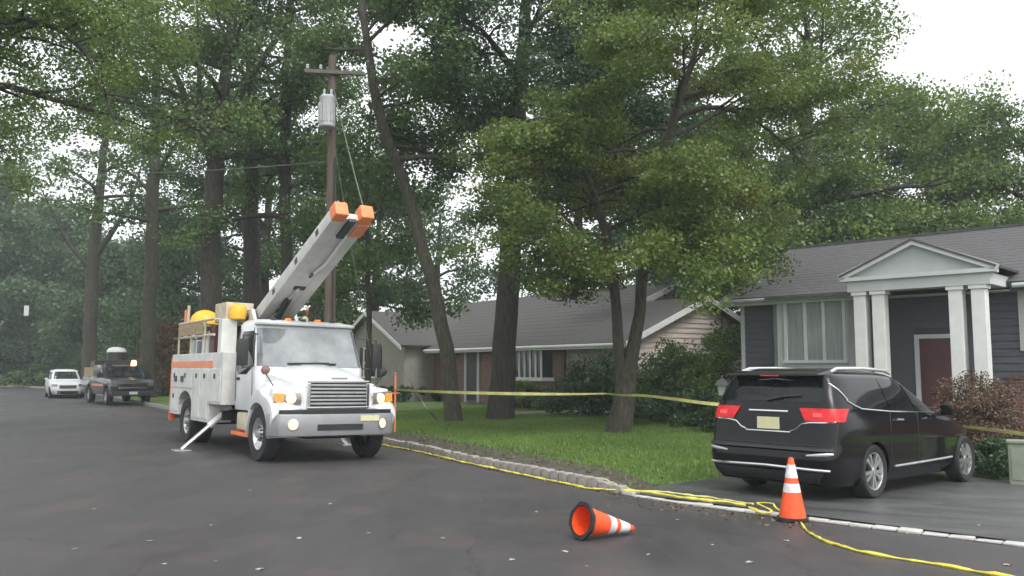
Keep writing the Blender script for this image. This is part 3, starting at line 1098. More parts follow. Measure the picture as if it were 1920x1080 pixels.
def wheel(parent, x, y, r, w, out, rim='alloy', rr=0.64, spokes=10, truck=False, steer=0.0):
    """tyre (the part) with its rim and spokes; out = +1/-1 direction of the outer face"""
    M = Matrix.Translation((x, y, r)) @ Matrix.Rotation(steer, 4, 'Z') @ Matrix.Rotation(-out * math.pi / 2, 4, 'X')
    ri = r * rr
    h = w / 2
    ty = MB().lathe([(ri, -h * .8), (ri + .02, -h * .95), (r * .93, -h), (r * .985, -h * .8), (r, -h * .5), (r, h * .5), (r * .985, h * .8), (r * .93, h), (ri + .02, h * .95), (ri, h * .8)], 40, M)
    t = ty.build('wheel', 'rubber', parent, smooth=True)
    rb = MB()
    rb.lathe([(ri, h * .86), (ri * .93, h * .80), (ri * .88, h * .45)], 32, M)
    rb.lathe([(ri * .9, h * .1), (0.001, h * .1)], 32, M)
    if truck:
        rb.lathe([(ri * .88, h * .45), (ri * .55, h * .15), (ri * .5, h * .5), (ri * .3, h * .72), (ri * .28, h * 1.05), (0.001, h * 1.08)], 24, M)
    rb.build('rim', rim, t, smooth=True)
    if truck:
        for k in range(10):
            a = 2 * math.pi * k / 10
            MB().tube([M @ Vector((ri * .42 * math.cos(a), ri * .42 * math.sin(a), h * .4)), M @ Vector((ri * .42 * math.cos(a), ri * .42 * math.sin(a), h * .78))], 0.017, 6).build('wheel_nut', 'dark_steel', t)
    else:
        MB().lathe([(ri * .9, h * .2), (ri * .88, h * .2)], 32, M)
        sp = MB()
        for k in range(spokes):
            a = 2 * math.pi * (k + (0.16 if k % 2 else -.16)) / spokes
            d = Vector((math.cos(a), math.sin(a), 0))
            n = Vector((-d.y, d.x, 0))
            wI, wO = ri * .075, ri * .095
            pts = [d * ri * .15 - n * wI, d * ri * .15 + n * wI, d * ri * .93 + n * wO, d * ri * .93 - n * wO]
            zl = [h * .45, h * .45, h * .62, h * .62]
            zh = [h * .82, h * .82, h * .86, h * .86]
            sp.hexa([M @ (p + Vector((0, 0, z))) for p, z in zip(pts, zl)] + [M @ (p + Vector((0, 0, z))) for p, z in zip(pts, zh)])
        sp.lathe([(ri * .2, h * .5), (ri * .2, h * .88), (0.001, h * .9)], 16, M)
        sp.build('spokes', rim, t)
        MB().lathe([(ri * .87, h * .12), (0.001, h * .12)], 24, M).build('brake_disc', 'dark_steel', t)
    return t

# ---------------- black minivan in the driveway
VY = R(41.5)
vz_r, vz_f = drive_z(2.5), drive_z(5.3)
RRW = Vector((4.83, 11.80))
rax = RRW + 0.86 * Vector((-math.sin(VY), math.cos(VY)))
VAN = thing('minivan', 'black minivan parked in the driveway, its red tail lamps towards the street', 'minivan', (rax.x, rax.y, vz_r + 0.0),
            rot=(0, math.asin((vz_r - vz_f) / 3.09), VY))
vs = Shell([(0.20, -0.98, 3.92, 0.90), (0.30, -1.07, 4.03, 0.965), (0.42, -1.11, 4.08, 0.99), (0.55, -1.12, 4.09, 1.0), (0.66, -1.10, 4.06, 1.0),
            (0.70, -1.06, 4.03, 1.005), (0.85, -1.04, 3.86, 1.005), (0.95, -1.03, 3.60, 1.0), (1.05, -1.02, 3.10, 0.99), (1.12, -1.01, 2.62, 0.975),
            (1.20, -0.985, 2.42, 0.955), (1.32, -0.95, 2.14, 0.915), (1.45, -0.89, 1.84, 0.87), (1.57, -0.82, 1.56, 0.82),
            (1.64, -0.80, 1.38, 0.775), (1.68, -0.77, 1.20, 0.72), (1.715, -0.62, 0.95, 0.60), (1.735, -0.35, 0.6, 0.40)], 0.3, 10, 4.2)
bo = vs.body(46, 112).build('body', 'van_paint', VAN, smooth=True)
cut_arches(bo, [(0, .36, .40, -1.2, -.68), (0, .36, .40, .68, 1.2), (3.09, .36, .40, -1.2, -.66), (3.09, .36, .40, .66, 1.2)])
smooth_edges(bo)
for (x, s) in ((0, -1), (0, 1), (3.09, -1), (3.09, 1)):
    MB().grid([[(x + .402 * math.cos(a), s * yy, .36 + .402 * math.sin(a)) for a in np.linspace(-.25, math.pi + .25, 24)] for yy in (.66, .93 if x == 0 else .90)]).build('wheel_well', 'black_plastic', VAN)
    wheel(VAN, x, s * 0.865, 0.362, 0.235, s, 'alloy', 0.70, 10)
# rear glass, garnish, lamps
rwx = vs.end_patch((-.80, -.66), (.80, .66), 1.29, 1.61, vs.rear, -.007)
rg = rwx.build('rear_window', 'vehicle_glass', VAN, smooth=True)
MB().tube([(vs.rear(0, 1.30) - .03, 0.05, 1.30), (vs.rear(.2, 1.34) - .03, -.22, 1.36), (vs.rear(.4, 1.36) - .03, -.45, 1.375)], 0.014, 6).build('rear_wiper', 'dark_steel', VAN)
sp = MB().hexa([(-.78, -.72, 1.655), (-.30, -.66, 1.70), (-.30, .66, 1.70), (-.78, .72, 1.655),
                (-.94, -.70, 1.66), (-.30, -.60, 1.738), (-.30, .60, 1.738), (-.94, .70, 1.66)])
sp = MB().hexa([(-.98, -.71, 1.635), (-.30, -.66, 1.66), (-.30, .66, 1.66), (-.98, .71, 1.635),
                (-.96, -.70, 1.665), (-.30, -.60, 1.745), (-.30, .60, 1.745), (-.96, .70, 1.665)])
sp.build('spoiler', 'van_paint', VAN, bevel=.012)
MB().hexa([(-.985, -.14, 1.628), (-.97, -.14, 1.628), (-.97, .14, 1.628), (-.985, .14, 1.628), (-.985, -.14, 1.642), (-.97, -.14, 1.642), (-.97, .14, 1.642), (-.985, .14, 1.642)]).build('brake_light', 'red_lamp', VAN)
for s in (-1, 1):
    a = (s * .50, s * .54) if s > 0 else (-.965, -.955)
    b = (s * .965, s * .955) if s > 0 else (-.50, -.54)
    rows = []
    for j in range(6):
        z = 1.04 + j * 0.17 / 5
        row = []
        for i in range(16):
            t = i / 15
            if t < .72:
                yy = s * (.50 + (.90 - .50) * t / .72 - (0.02 * (j - 2.5) if t < .1 else 0))
                row.append((vs.rear(yy, z) - .014, yy, z))
            else:
                xx = vs.rear(.90, z) + (t - .72) / .28 * (.16 + .015 * j)
                row.append((xx, s * (vs.y(xx, z) + .014), z))
        rows.append(row)
    tl = MB().grid(rows).build('tail_lamp', 'red_lamp', VAN, smooth=True)
    g = []
    for z in (1.10, 1.125, 1.15):
        g.append([(vs.rear(s * yy, z) - .022, s * yy, z) for yy in (.66, .70, .74, .78)])
    MB().grid(g).build('bulb_strip', 'red_lamp_lit', tl)
    # chrome swoosh under the lamp
    pts = [(.34, .90), (.42, .93), (.50, 1.0), (.62, 1.02), (.80, 1.025), (.93, 1.04)]
    MB().tube([(vs.rear(y, z) - .010, s * y, z) for y, z in pts], .012, 6).build('chrome_trim', 'chrome', VAN, smooth=True)
    MB().tube([(vs.rear(y, .63) - .012, s * y, .60 + .10 * (y - .6)) for y in (.6, .75, .87, .93)], [.012, .022, .024, .01], 6).build('reflector_trim', 'silver_rail', VAN, smooth=True)
MB().tube([(vs.rear(y, .89) - .010, y, .885) for y in np.linspace(-.34, .34, 7)], .012, 6).build('chrome_trim', 'chrome', VAN, smooth=True)
MB().tube([(vs.rear(y, 1.15) - .016, y, 1.155) for y in np.linspace(-.30, .30, 7)], .018, 6).build('handle_bar', 'chrome', VAN, smooth=True)
MB().box(-.012, 0, -.17, .17, .915, 1.075, Matrix.Translation((vs.rear(0, 1.0) - .004, 0, 0))).build('licence_plate', 'plate_yellow', VAN, bevel=.003)
MB().tube([(vs.rear(y, .44) - .012, y, .435 - .02 * abs(y)) for y in np.linspace(-.90, .90, 11)], .019, 6).build('bumper_trim', 'chrome', VAN, smooth=True)
for s in (-1, 1):
    MB().tube([(vs.rear(y, z) + .001, s * y, z) for y, z in ((.93, .72), (.935, .85), (.94, 1.03), (.90, 1.2), (.85, 1.35), (.77, 1.5), (.72, 1.60))], .006, 4).build('liftgate_gap', 'black_plastic', VAN)
MB().tube([(vs.rear(y, .72) - .001, y, .725) for y in np.linspace(-.93, .93, 13)], .007, 4).build('liftgate_gap', 'black_plastic', VAN)
g = vs.end_patch((-.72, -.82), (.72, .82), .24, .38, vs.rear, -.008)
g.build('lower_valance', 'black_plastic', VAN, smooth=True)
rows = [[(vs.rear(y, z) - o_, y, z) for y in np.linspace(-.93, .93, 15)] for z, o_ in ((.655, .0), (.665, .05), (.695, .05), (.71, .0))]
MB().grid(rows).build('bumper_step', 'black_plastic', VAN, smooth=True)
# side windows
for s in (-1, 1):
    vs.side_patch([(-.60, 1.32), (-.35, 1.22), (.45, 1.17)], [(-.78, 1.60), (-.2, 1.61), (.40, 1.61)], s).build('side_window', 'vehicle_glass', VAN, smooth=True)
    vs.side_patch([(.52, 1.165), (1.30, 1.145)], [(.47, 1.61), (1.12, 1.60)], s).build('side_window', 'vehicle_glass', VAN, smooth=True)
    vs.side_patch([(1.36, 1.143), (2.10, 1.125), (2.32, 1.12)], [(1.18, 1.59), (1.42, 1.56), (2.26, 1.14)], s).build('side_window', 'vehicle_glass', VAN, smooth=True)
    for (xa, xb, za, zb) in ((-.62, .5, 1.315, 1.155), (.5, 2.35, 1.155, 1.10)):
        xs = np.linspace(xa, xb, 8)
        zz_ = [np.interp(x, (-.62, -.35, .5, 2.35), (1.31, 1.205, 1.155, 1.105)) for x in xs]
        MB().tube([(x, s * (vs.y(x, z) + .008), z) for x, z in zip(xs, zz_)], .011, 6).build('window_trim', 'chrome', VAN, smooth=True)
    xs = np.linspace(-.60, -.84, 5)
    MB().tube([(x, s * (vs.y(x, z) + .008), z) for x, z in zip(xs, np.linspace(1.32, 1.60, 5))], .011, 6).build('window_trim', 'chrome', VAN, smooth=True)
    MB().tube([(x, s * (vs.y(x, .40) + .012), .40 + .012 * (x - .5)) for x in np.linspace(.55, 2.55, 8)], .016, 6).build('sill_trim', 'silver_rail', VAN, smooth=True)
    # door gaps and handles
    for xg in (.46, 1.33):
        MB().tube([(xg + (.05 if z > 1.1 else 0), s * (vs.y(xg, z) + .0005), z) for z in np.linspace(.36, 1.14, 7)], .005, 4).build('door_gap', 'black_plastic', VAN)
    for xg in (.62, 1.58):
        MB().tube([(xg, s * (vs.y(xg, 1.03) + .02), 1.04), (xg + .2, s * (vs.y(xg + .2, 1.03) + .02), 1.035)], .016, 6).build('door_handle', 'chrome', VAN, smooth=True)
    # roof rail
    MB().tube([(-.60, s * .69, 1.69), (-.42, s * .68, 1.735), (.3, s * .68, 1.75), (1.0, s * .67, 1.73), (1.18, s * .67, 1.68)], [.022, .026, .026, .026, .018], 8).build('roof_rail', 'silver_rail', VAN, smooth=True)
    # mirror
    m_ = MB().box(2.02, 2.16, s * 1.03, s * 1.22, 1.08, 1.24).build('door_mirror', 'van_paint', VAN, bevel=.03, smooth=True)
    MB().box(2.05, 2.13, s * .93, s * 1.05, 1.06, 1.11).build('mirror_arm', 'black_plastic', VAN)
g = []
for j in range(7):
    z = 1.17 + j * .065
    hwz = vs.q(z)[2] - .10
    g.append([(vs.front(y, z) + .006, y, z + .004) for y in np.linspace(-hwz, hwz, 13)])
MB().grid(g).build('windscreen', 'vehicle_glass', VAN, smooth=True)
for s in (-1, 1):
    vs.end_patch((s * .58, s * .60), (s * .86, s * .84), .72, .84, vs.front, .008, 8, 4).build('headlight', 'lamp_clear', VAN, smooth=True)
vs.end_patch((-.45, -.45), (.45, .45), .40, .62, vs.front, .008).build('grille', 'black_plastic', VAN, smooth=True)

# ---------------- white bucket truck
TY = math.atan2(-0.817, 0.576)
TR = thing('bucket_truck', 'white bucket truck with raised orange-tipped boom parked by the kerb, headlights on', 'truck', (-3.71, 16.4, -0.068),
           rot=(R(-1.0), 0, TY))
# rotation order XYZ: roll first, then yaw
WR = 0.505
for s in (-1, 1):
    wheel(TR, 0, s * 1.02, WR, .28, s, 'alloy', .57, truck=True)
    t = wheel(TR, -4.85, s * .93, WR, .50, s, 'alloy', .57, truck=True)
MB().tube([(0, -.9, WR), (0, .9, WR)], .07, 8).build('front_axle', 'dark_steel', TR)
MB().tube([(-4.85, -.8, WR), (-4.85, .8, WR)], .10, 8).build('rear_axle', 'dark_steel', TR)
MB().box(-6.2, .75, -.45, -.33, .62, .86).box(-6.2, .75, .33, .45, .62, .86).build('chassis_rail', 'dark_steel', TR)
MB().box(-1.3, .6, -.5, .5, .42, .95).build('engine_sump', 'black_plastic', TR, bevel=.08)
# bumper
def bsec(x, hw, z0, z1, n=8):
    return None
bp = [(1.02, -.75), (.93, -1.10), (.72, -1.22), (.60, -1.22), (.60, 1.22), (.72, 1.22), (.93, 1.10), (1.02, .75)]
MB().prism(bp, .50, .90, 'z').build('bumper', 'bumper_grey', TR, bevel=.035, smooth=True)
MB().box(1.005, 1.03, -.42, .46, .60, .71).build('bumper_slot', 'black_plastic', TR)
MB().prism([(1.022, -.68), (.94, -1.06), (.70, -1.16), (.70, 1.16), (.94, 1.06), (1.022, .68)], .90, .965, 'z').build('bumper_gap', 'black_plastic', TR)
for s in (-1, 1):
    M = Matrix.Translation((.985, s * .86, .71)) @ Matrix.Rotation(s * R(20), 4, 'Z') @ Matrix.Rotation(R(90), 4, 'Y')
    fl = MB().lathe([(.105, -.03), (.105, .02), (.085, .025), (.084, .0)], 20, M).build('fog_light', 'steel', TR, smooth=True)
    MB().lathe([(.084, .012), (.05, .026), (.001, .03)], 20, M).build('lens', 'head_lamp_lit', fl, smooth=True)
MB().box(1.022, 1.034, .40, .78, .76, .86, Matrix.Rotation(R(0), 4, 'Z')).build('licence_plate', 'plate_yellow', TR)
# hood: lofted sections
def hsec(x, hw, zb, zt, crown, n=14):
    pts = []
    for k in range(n):
        t = -1 + 2 * k / (n - 1)
        e = abs(t) ** 4
        pts.append((x, t * hw, zt + crown * (1 - t * t) - e * .10))
    return [(x, -hw * 1.02, zb)] + pts + [(x, hw * 1.02, zb)]
hood = MB().loft([hsec(.90, .60, .97, 1.34, .03), hsec(.86, .66, .97, 1.44, .05), hsec(.70, .72, .97, 1.52, .06), hsec(.3, .80, .97, 1.60, .07),
                  hsec(-.1, .88, .97, 1.665, .08), hsec(-.42, .93, .97, 1.70, .08)])
hood.build('hood', 'white_paint', TR, smooth=True)
# fenders with arch
for s in (-1, 1):
    prof = []
    N = 18
    secs = []
    for k in range(N + 1):
        a = math.pi * k / N
        ca, sa = math.cos(a), math.sin(a)
        xi, zi = .60 * ca, .46 + .61 * max(sa, 0)
        # outer skin of the fender
        xo = .60 * ca + (.28 if ca > 0 else .22) * abs(ca) ** 1.0
        zo = .97 + (.50 if ca < 0.2 else .42) * sa ** .8
        if ca > .75:
            zo = max(zo, .97)
        secs.append([(xi, s * .62, zi), (xi, s * 1.19, zi), (xo * .98, s * 1.20, max(zi + .03, zo - .16)), (xo, s * 1.08, max(zi + .04, zo - .04)), (xo, s * .62, max(zi + .05, zo + .03))])
    MB().loft(secs).build('fender', 'white_paint', TR, smooth=True, bevel=.012)
    # headlight with amber turn lamp
    def hx(y, z):
        q = (y - .58) / .58
        t = (z - .97) / .4
        return (.90 - .14 * q) * (1 - t) + (.885 - .225 * q) * t
    rows = []
    for j in range(5):
        z = 1.05 + j * .052
        rows.append([(hx(y, z) + .05 + .02 * math.sin(math.pi * j / 4), s * y, z + .08 * (y - .62)) for y in np.linspace(.70, 1.16, 9)])
    hl = MB().grid(rows).build('headlight', 'lamp_clear', TR, smooth=True)
    x = lambda y: hx(y, 1.16) + .10
    MB().lathe([(.095, 0), (.08, .03), (.001, .05)], 18, Matrix.Translation((x(.87) - .03, s * .87, 1.165)) @ Matrix.Rotation(R(90), 4, 'Y')).build('bulb', 'head_lamp_lit', hl, smooth=True)
    MB().hexa([(x(1.0), s * 1.0, 1.09), (x(1.15), s * 1.15, 1.11), (x(1.15) - .05, s * 1.15, 1.11), (x(1.0) - .05, s * 1.0, 1.09),
               (x(1.0) - .02, s * 1.0, 1.25), (x(1.15) - .02, s * 1.15, 1.26), (x(1.15) - .07, s * 1.15, 1.26), (x(1.0) - .07, s * 1.0, 1.25)]).build('turn_lamp', 'amber_lamp', hl)
    # front panel between grille and fender
    MB().hexa([(.60, s * .58, .97), (.90, s * .58, .97), (.76, s * 1.16, .97), (.5, s * 1.18, .97),
               (.60, s * .58, 1.40), (.885, s * .58, 1.40), (.66, s * 1.13, 1.34), (.5, s * 1.13, 1.34)]).build('front_panel', 'white_paint', TR, bevel=.03, smooth=True)
# grille
gr = MB().box(.90, .955, -.60, -.54, 1.0, 1.44).box(.90, .955, .54, .60, 1.0, 1.44).box(.90, .957, -.60, .60, 1.44, 1.49).box(.90, .957, -.60, .60, .985, 1.02).build('grille', 'chrome', TR, bevel=.01)
MB().box(.88, .91, -.54, .54, 1.02, 1.44).build('grille_back', 'black_plastic', gr)
for k in range(6):
    z = 1.055 + k * .066
    MB().box(.912, .945, -.54, .54, z, z + .036).build('grille_bar', 'steel', gr, bevel=.005)
MB().box(.93, .95, -.16, .16, 1.51, 1.55, Matrix.Rotation(R(0), 4, 'Y')).build('hood_badge', 'steel', TR, bevel=.01)
# cab
def csec(z, xf, xb, hwf, hwb):
    r = .10
    return [(xf, -hwf + r, z), (xf, hwf - r, z), (xf - r, hwf, z), (xb + .06, hwb, z), (xb, hwb - .06, z), (xb, -hwb + .06, z), (xb + .06, -hwb, z), (xf - r, -hwf, z)]
cab = MB().loft([csec(.88, -.40, -1.72, 1.03, 1.06), csec(1.15, -.36, -1.74, 1.08, 1.08), csec(1.68, -.36, -1.74, 1.10, 1.09), csec(2.10, -.53, -1.73, 1.06, 1.06),
                 csec(2.50, -.71, -1.71, 1.02, 1.02), csec(2.60, -.80, -1.70, .99, .99), csec(2.66, -.95, -1.65, .90, .90)])
cab.build('cab', 'white_paint', TR, smooth=True, bevel=.02)
MB().loft([csec(2.545, -.62, -.9, 1.025, 1.025), csec(2.585, -.60, -.95, 1.02, 1.02), csec(2.62, -.72, -.95, .99, .99)]).build('sun_visor', 'white_paint', TR, smooth=True, bevel=.008)
# windscreen
g = []
for j in range(7):
    z = 1.74 + j * .123
    xf = np.interp(z, (1.68, 2.10, 2.50), (-.36, -.53, -.71))
    hw = np.interp(z, (1.68, 2.5), (1.075, .995))
    g.append([(xf + .018 - .085 * max(0, abs(t) - .91) / .09, hw * t, z) for t in (-1, -.955, -.91, -.4, 0, .4, .91, .955, 1)])
ws = MB().grid(g).build('windscreen', 'windscreen', TR, smooth=True)
for s in (-1, 1):
    MB().tube([(-.30, s * .15 + .05, 1.735), (-.365, s * .15 + s * .35, 1.80), (-.385, s * .15 - s * .30 + .2, 1.82)], .012, 5).build('wiper', 'black_plastic', TR)
    y = lambda z: np.interp(z, (1.15, 1.68, 2.10, 2.50), (1.082, 1.096, 1.060, 1.020)) + .008
    # side window (shaped), door seam, handle
    P = [(-.62, 1.70), (-.52, 1.78), (-.72, 2.36), (-.80, 2.42), (-1.42, 2.42), (-1.48, 2.36), (-1.52, 1.66), (-1.45, 1.58), (-.95, 1.58)]
    vsn = [(x, s * y(z), z) for x, z in P]
    vin = [(x, s * (y(z) - .02), z) for x, z in P]
    n = len(P)
    MB().add(vsn + vin, [tuple(range(n)), tuple(range(n, 2 * n))[::-1]] + [(i, (i + 1) % n, n + (i + 1) % n, n + i) for i in range(n)]).build('side_window', 'vehicle_glass', TR)
    MB().tube([(-.60, s * (y(z) - .004), z) if z < 1.7 else (-.60 - .24 * (z - 1.7), s * (y(z) - .004), z) for z in np.linspace(1.05, 2.48, 9)], .008, 5).build('door_seam', 'dark_steel', TR)
    MB().tube([(-1.60, s * (y(z) - .004), z) for z in np.linspace(1.05, 2.48, 9)], .008, 5).build('door_seam', 'dark_steel', TR)
    MB().box(-1.52, -1.36, s * y(1.5) - .01, s * y(1.5) + .02, 1.46, 1.52).build('door_handle', 'black_plastic', TR, bevel=.008)
    # mirror on its arm
    MB().tube([(-.55, s * 1.03, 1.75), (-.38, s * 1.36, 1.70), (-.38, s * 1.36, 2.3), (-.62, s * 1.02, 2.35)], .016, 6).build('mirror_arm', 'dark_steel', TR)
    MB().box(-.44, -.33, s * 1.27, s * 1.47, 1.74, 2.24).build('door_mirror', 'black_plastic', TR, bevel=.03, smooth=True)
    # rear-view hood mirror
    MB().tube([(.30, s * 1.0, 1.38), (.36, s * 1.16, 1.58)], .010, 5).build('mirror_arm', 'dark_steel', TR)
    MB().lathe([(.085, -.02), (.07, .03), (.001, .05)], 16, Matrix.Translation((.36, s * 1.17, 1.66)) @ Matrix.Rotation(R(90), 4, 'Y')).build('hood_mirror', 'hood_mirror' if s < 0 else 'black_plastic', TR, smooth=True)
    # step / tank
    MB().box(-1.55, -.62, s * .62, s * 1.06, .50, .84).build('fuel_tank', 'tan_paint' if s < 0 else 'dark_steel', TR, bevel=.05, smooth=True)
    MB().box(-1.80, -.75, s * .80, s * 1.08, .385, .455).build('side_step', 'orange_paint', TR, bevel=.01)
for k in range(5):
    MB().box(-1.0, -.90, -.62 + k * .31 - .05, -.62 + k * .31 + .05, 2.655, 2.70).build('marker_lamp', 'amber_lamp' if k in (1, 3) else 'dark_steel', TR, bevel=.01)
MB().lathe([(.07, 0), (.07, .07), (.04, .11), (.001, .12)], 14, Matrix.Translation((-1.15, .12, 2.66))).build('roof_beacon', 'plate_yellow', TR, smooth=True)
# service body: compartment cabinets on both sides
for s in (-1, 1):
    y0, y1 = (-1.22, -.72) if s < 0 else (.72, 1.22)
    arch = [(-5.42, .62), (-5.42, .85)] + [(-4.85 + .57 * math.cos(a), .85 + .33 * math.sin(a)) for a in np.linspace(math.pi, 0, 9)][1:-1] + [(-4.28, .85), (-4.28, .55)]
    poly = [(-6.15, .62)] + arch + [(-2.95, .55), (-2.95, .95), (-2.05, .95), (-2.05, 2.02), (-6.15, 2.02)]
    n = len(poly)
    MB().prism(poly, y0, y1, 'y').build('cabinet', 'body_white', TR, bevel=.012)
    yo = y0 if s < 0 else y1
    for (xa, xb, za, zb) in ((-6.08, -5.50, 1.25, 1.68), (-6.08, -5.50, .70, 1.2), (-5.42, -4.27, 1.25, 1.68), (-4.20, -3.60, .62, 1.68), (-3.54, -3.0, .62, 1.68), (-2.94, -2.12, 1.0, 1.68)):
        d = MB().box(xa, xb, yo + s * .001, yo + s * .022, za, zb).build('cabinet_door', 'body_white', TR, bevel=.008)
        MB().box((xa + xb) / 2 - .05, (xa + xb) / 2 + .05, yo + s * .023, yo + s * .035, zb - .20, zb - .10).build('handle', 'dark_steel', d)
    MB().box(-6.15, -2.75, yo + s * .001, yo + s * .012, 1.71, 1.85).build('orange_stripe', 'orange_faded', TR)
    for xm in (-5.62, -5.05):
        MB().box(xm - .09, xm + .09, yo + s * .024, yo + s * .05, 1.38, 1.52).build('vent', 'dark_steel', TR, bevel=.01)
MB().box(-6.15, -2.05, -.719, .719, .95, 1.05).build('deck', 'steel', TR)
MB().box(-6.19, -6.152, -1.2, 1.2, .62, 1.9).build('tail_board', 'body_white', TR, bevel=.01)
MB().box(-6.24, -6.19, -1.22, -1.08, .45, 1.95).build('orange_marker_strip', 'orange_paint', TR)
MB().box(-6.55, -6.19, -1.1, 1.1, .50, .60).build('rear_step', 'steel', TR, bevel=.01)
# rack over the cabinets
rk = MB()
for x in (-6.1, -5.0, -3.9):
    for s in (-1, 1):
        rk.tube([(x, s * 1.1, 2.02), (x, s * 1.1, 2.78)], .025, 6)
for s in (-1, 1):
    for z in (2.42, 2.76):
        rk.tube([(-6.15, s * 1.1, z), (-3.2, s * 1.1, z)], .03, 6)
for x in (-6.1, -3.3):
    rk.tube([(x, -1.1, 2.76), (x, 1.1, 2.76)], .025, 6)
rk.build('rack', 'tan_paint', TR)
MB().box(-6.05, -3.95, -1.14, -1.125, 2.46, 2.72).build('rack_board', 'wood_tan', TR)
MB().box(-6.0, -4.1, -.9, .6, 2.02, 2.40).build('tool_box', 'dark_steel', TR, bevel=.02)
MB().box(-5.2, -4.75, -1.05, -.6, 2.02, 2.35).build('parts_bin', 'steel', TR, bevel=.02)
MB().box(-4.5, -4.0, -1.0, -.5, 2.02, 2.52).build('parts_bin', 'body_white', TR, bevel=.02)
MB().box(-3.9, -3.55, -1.0, -.4, 2.02, 2.65).build('parts_bin', 'door_maroon', TR, bevel=.02)
MB().lathe([(.34, 0), (.345, .05), (.30, .20), (.20, .30), (.08, .345), (.001, .35)], 24, Matrix.Translation((-5.35, -.72, 2.74))).build('dome_cover', 'yellow_paint', TR, smooth=True)
MB().tube([(-5.95, -.95, 2.76), (-5.95, -.95, 3.22)], .035, 8).build('flag_staff', 'tan_paint', TR)
MB().box(-6.14, -5.99, -1.0, -.93, 2.80, 3.12).build('flag', 'orange_faded', TR)
# pedestal, turret and controls
MB().box(-3.25, -2.45, -.45, .45, 1.05, 2.10).build('pedestal', 'body_white', TR, bevel=.03)
MB().box(-3.1, -2.85, -1.05, -.72, 1.95, 2.75).build('control_post', 'body_white', TR, bevel=.02)
MB().box(-3.75, -2.95, -.95, -.35, 2.70, 3.12).build('control_box', 'tan_paint', TR, bevel=.02)
MB().lathe([(.10, -.17), (.17, -.14), (.19, 0), (.17, .12), (.09, .17), (.001, .175)], 18, Matrix.Translation((-2.86, -.72, 2.90))).build('yellow_guard', 'yellow_paint', TR, smooth=True)
MB().lathe([(.42, 2.08), (.42, 2.16), (.34, 2.2), (.34, 2.45)], 24, Matrix.Translation((-2.75, 0, 0))).build('turret', 'body_white', TR, smooth=True)
for s in (-1, 1):
    MB().prism([(-3.15, 2.3), (-2.35, 2.3), (-2.35, 2.6), (-2.65, 2.98), (-2.95, 2.98), (-3.15, 2.7)], s * .42, s * .50, 'y').build('turret_cheek', 'body_white', TR, bevel=.015)
MB().tube([(-2.85, -.56, 2.82), (-2.85, .56, 2.82)], .07, 12).build('boom_pin', 'dark_steel', TR)
# boom: two arms folded side by side with a web between, raised forward over the cab
BA = math.radians(23.0)
MBm = Matrix.Translation((-2.85, 0, 2.82)) @ Matrix.Rotation(-BA, 4, 'Y')
L = 4.30
for s, nm in ((-1, 'lower_boom'), (1, 'upper_boom')):
    a = MB()
    y0, y1 = (.13, .375) if s > 0 else (-.375, -.13)
    a.hexa([MBm @ Vector(p) for p in ((-.25, y0, -.17), (L, y0, -.15), (L, y1, -.15), (-.25, y1, -.17), (-.25, y0, .12), (L, y0, .09), (L, y1, .09), (-.25, y1, .12))])
    arm = a.build(nm, 'boom_white', TR, bevel=.025, smooth=True)
    t = MB().box(L + .002, L + .27, y0 - .005, y1 + .005, -.155, .115, MBm).build('boom_tip', 'orange_tip', arm, bevel=.03)
    if s > 0:
        MB().box(L - .42, L - .01, y0 + .02, y1 + .008, -.172, .0, MBm).build('orange_wrap', 'orange_faded', arm)
    for k, xx in enumerate((1.2, 2.5, 3.6)):
        MB().box(xx, xx + .14, (y0 - .006 if s < 0 else y1 - .012), (y0 + .012 if s < 0 else y1 + .006), -.08, .03, MBm).build('slot', 'dark_steel', arm)
MB().hexa([MBm @ Vector(p) for p in ((.75, -.14, -.150), (L + .1, -.14, -.130), (L + .1, .14, -.130), (.75, .14, -.150), (.75, -.14, .0), (L + .1, -.14, .0), (L + .1, .14, .0), (.75, .14, .0))]).build('boom_web', 'boom_white', TR, bevel=.01)
MB().box(L - .5, L + .12, -.07, .07, -.19, -.12, MBm).build('elbow_link', 'dark_steel', TR, bevel=.01)
MB().box(1.65, 1.78, -.12, .12, -.165, -.12, MBm).build('web_slot', 'dark_steel', TR)
MB().tube([MBm @ Vector((.1, -.06, -.35)), MBm @ Vector((1.25, -.06, -.16))], .075, 10).build('lift_cylinder', 'dark_steel', TR, smooth=True)
MB().tube([MBm @ Vector((1.2, -.06, -.17)), MBm @ Vector((1.75, -.02, -.17))], .04, 10).build('cylinder_rod', 'chrome', TR, smooth=True)
MB().tube([MBm @ Vector((2.4, .05, -.16)), MBm @ Vector((2.8, .10, -.20)), MBm @ Vector((3.3, .10, -.20)), MBm @ Vector((3.9, .10, -.15))], .03, 8).build('hose', 'white_trim', TR, smooth=True)
MB().tube([MBm @ Vector((2.35, .04, -.16)), MBm @ Vector((2.3, .0, -.20)), MBm @ Vector((2.45, -.02, -.24))], .03, 8).build('hook', 'dark_steel', TR, smooth=True)
MB().tube([(-2.5, .5, 2.4), (-2.3, .62, 2.9), (-2.0, .5, 3.0)], .03, 8).build('hose', 'orange_faded', TR, smooth=True)
# outrigger legs with pads
for s in (-1, 1):
    MB().box(-2.72, -2.52, s * .5, s * 1.05, .62, .82).build('outrigger_housing', 'dark_steel', TR, bevel=.02)
    top, mid, foot = Vector((-2.62, s * .85, .88)), Vector((-2.62, s * 1.28, .50)), Vector((-2.62, s * 1.80, .045))
    MB().tube([top, mid], .065, 8).build('outrigger_sleeve', 'body_white', TR, smooth=True)
    MB().tube([mid, foot], .045, 8).build('outrigger_leg', 'steel', TR, smooth=True)
    MB().box(-2.80, -2.44, s * 1.80 - .16, s * 1.80 + .16, .012, .045).build('outrigger_pad', 'steel', TR, bevel=.01)

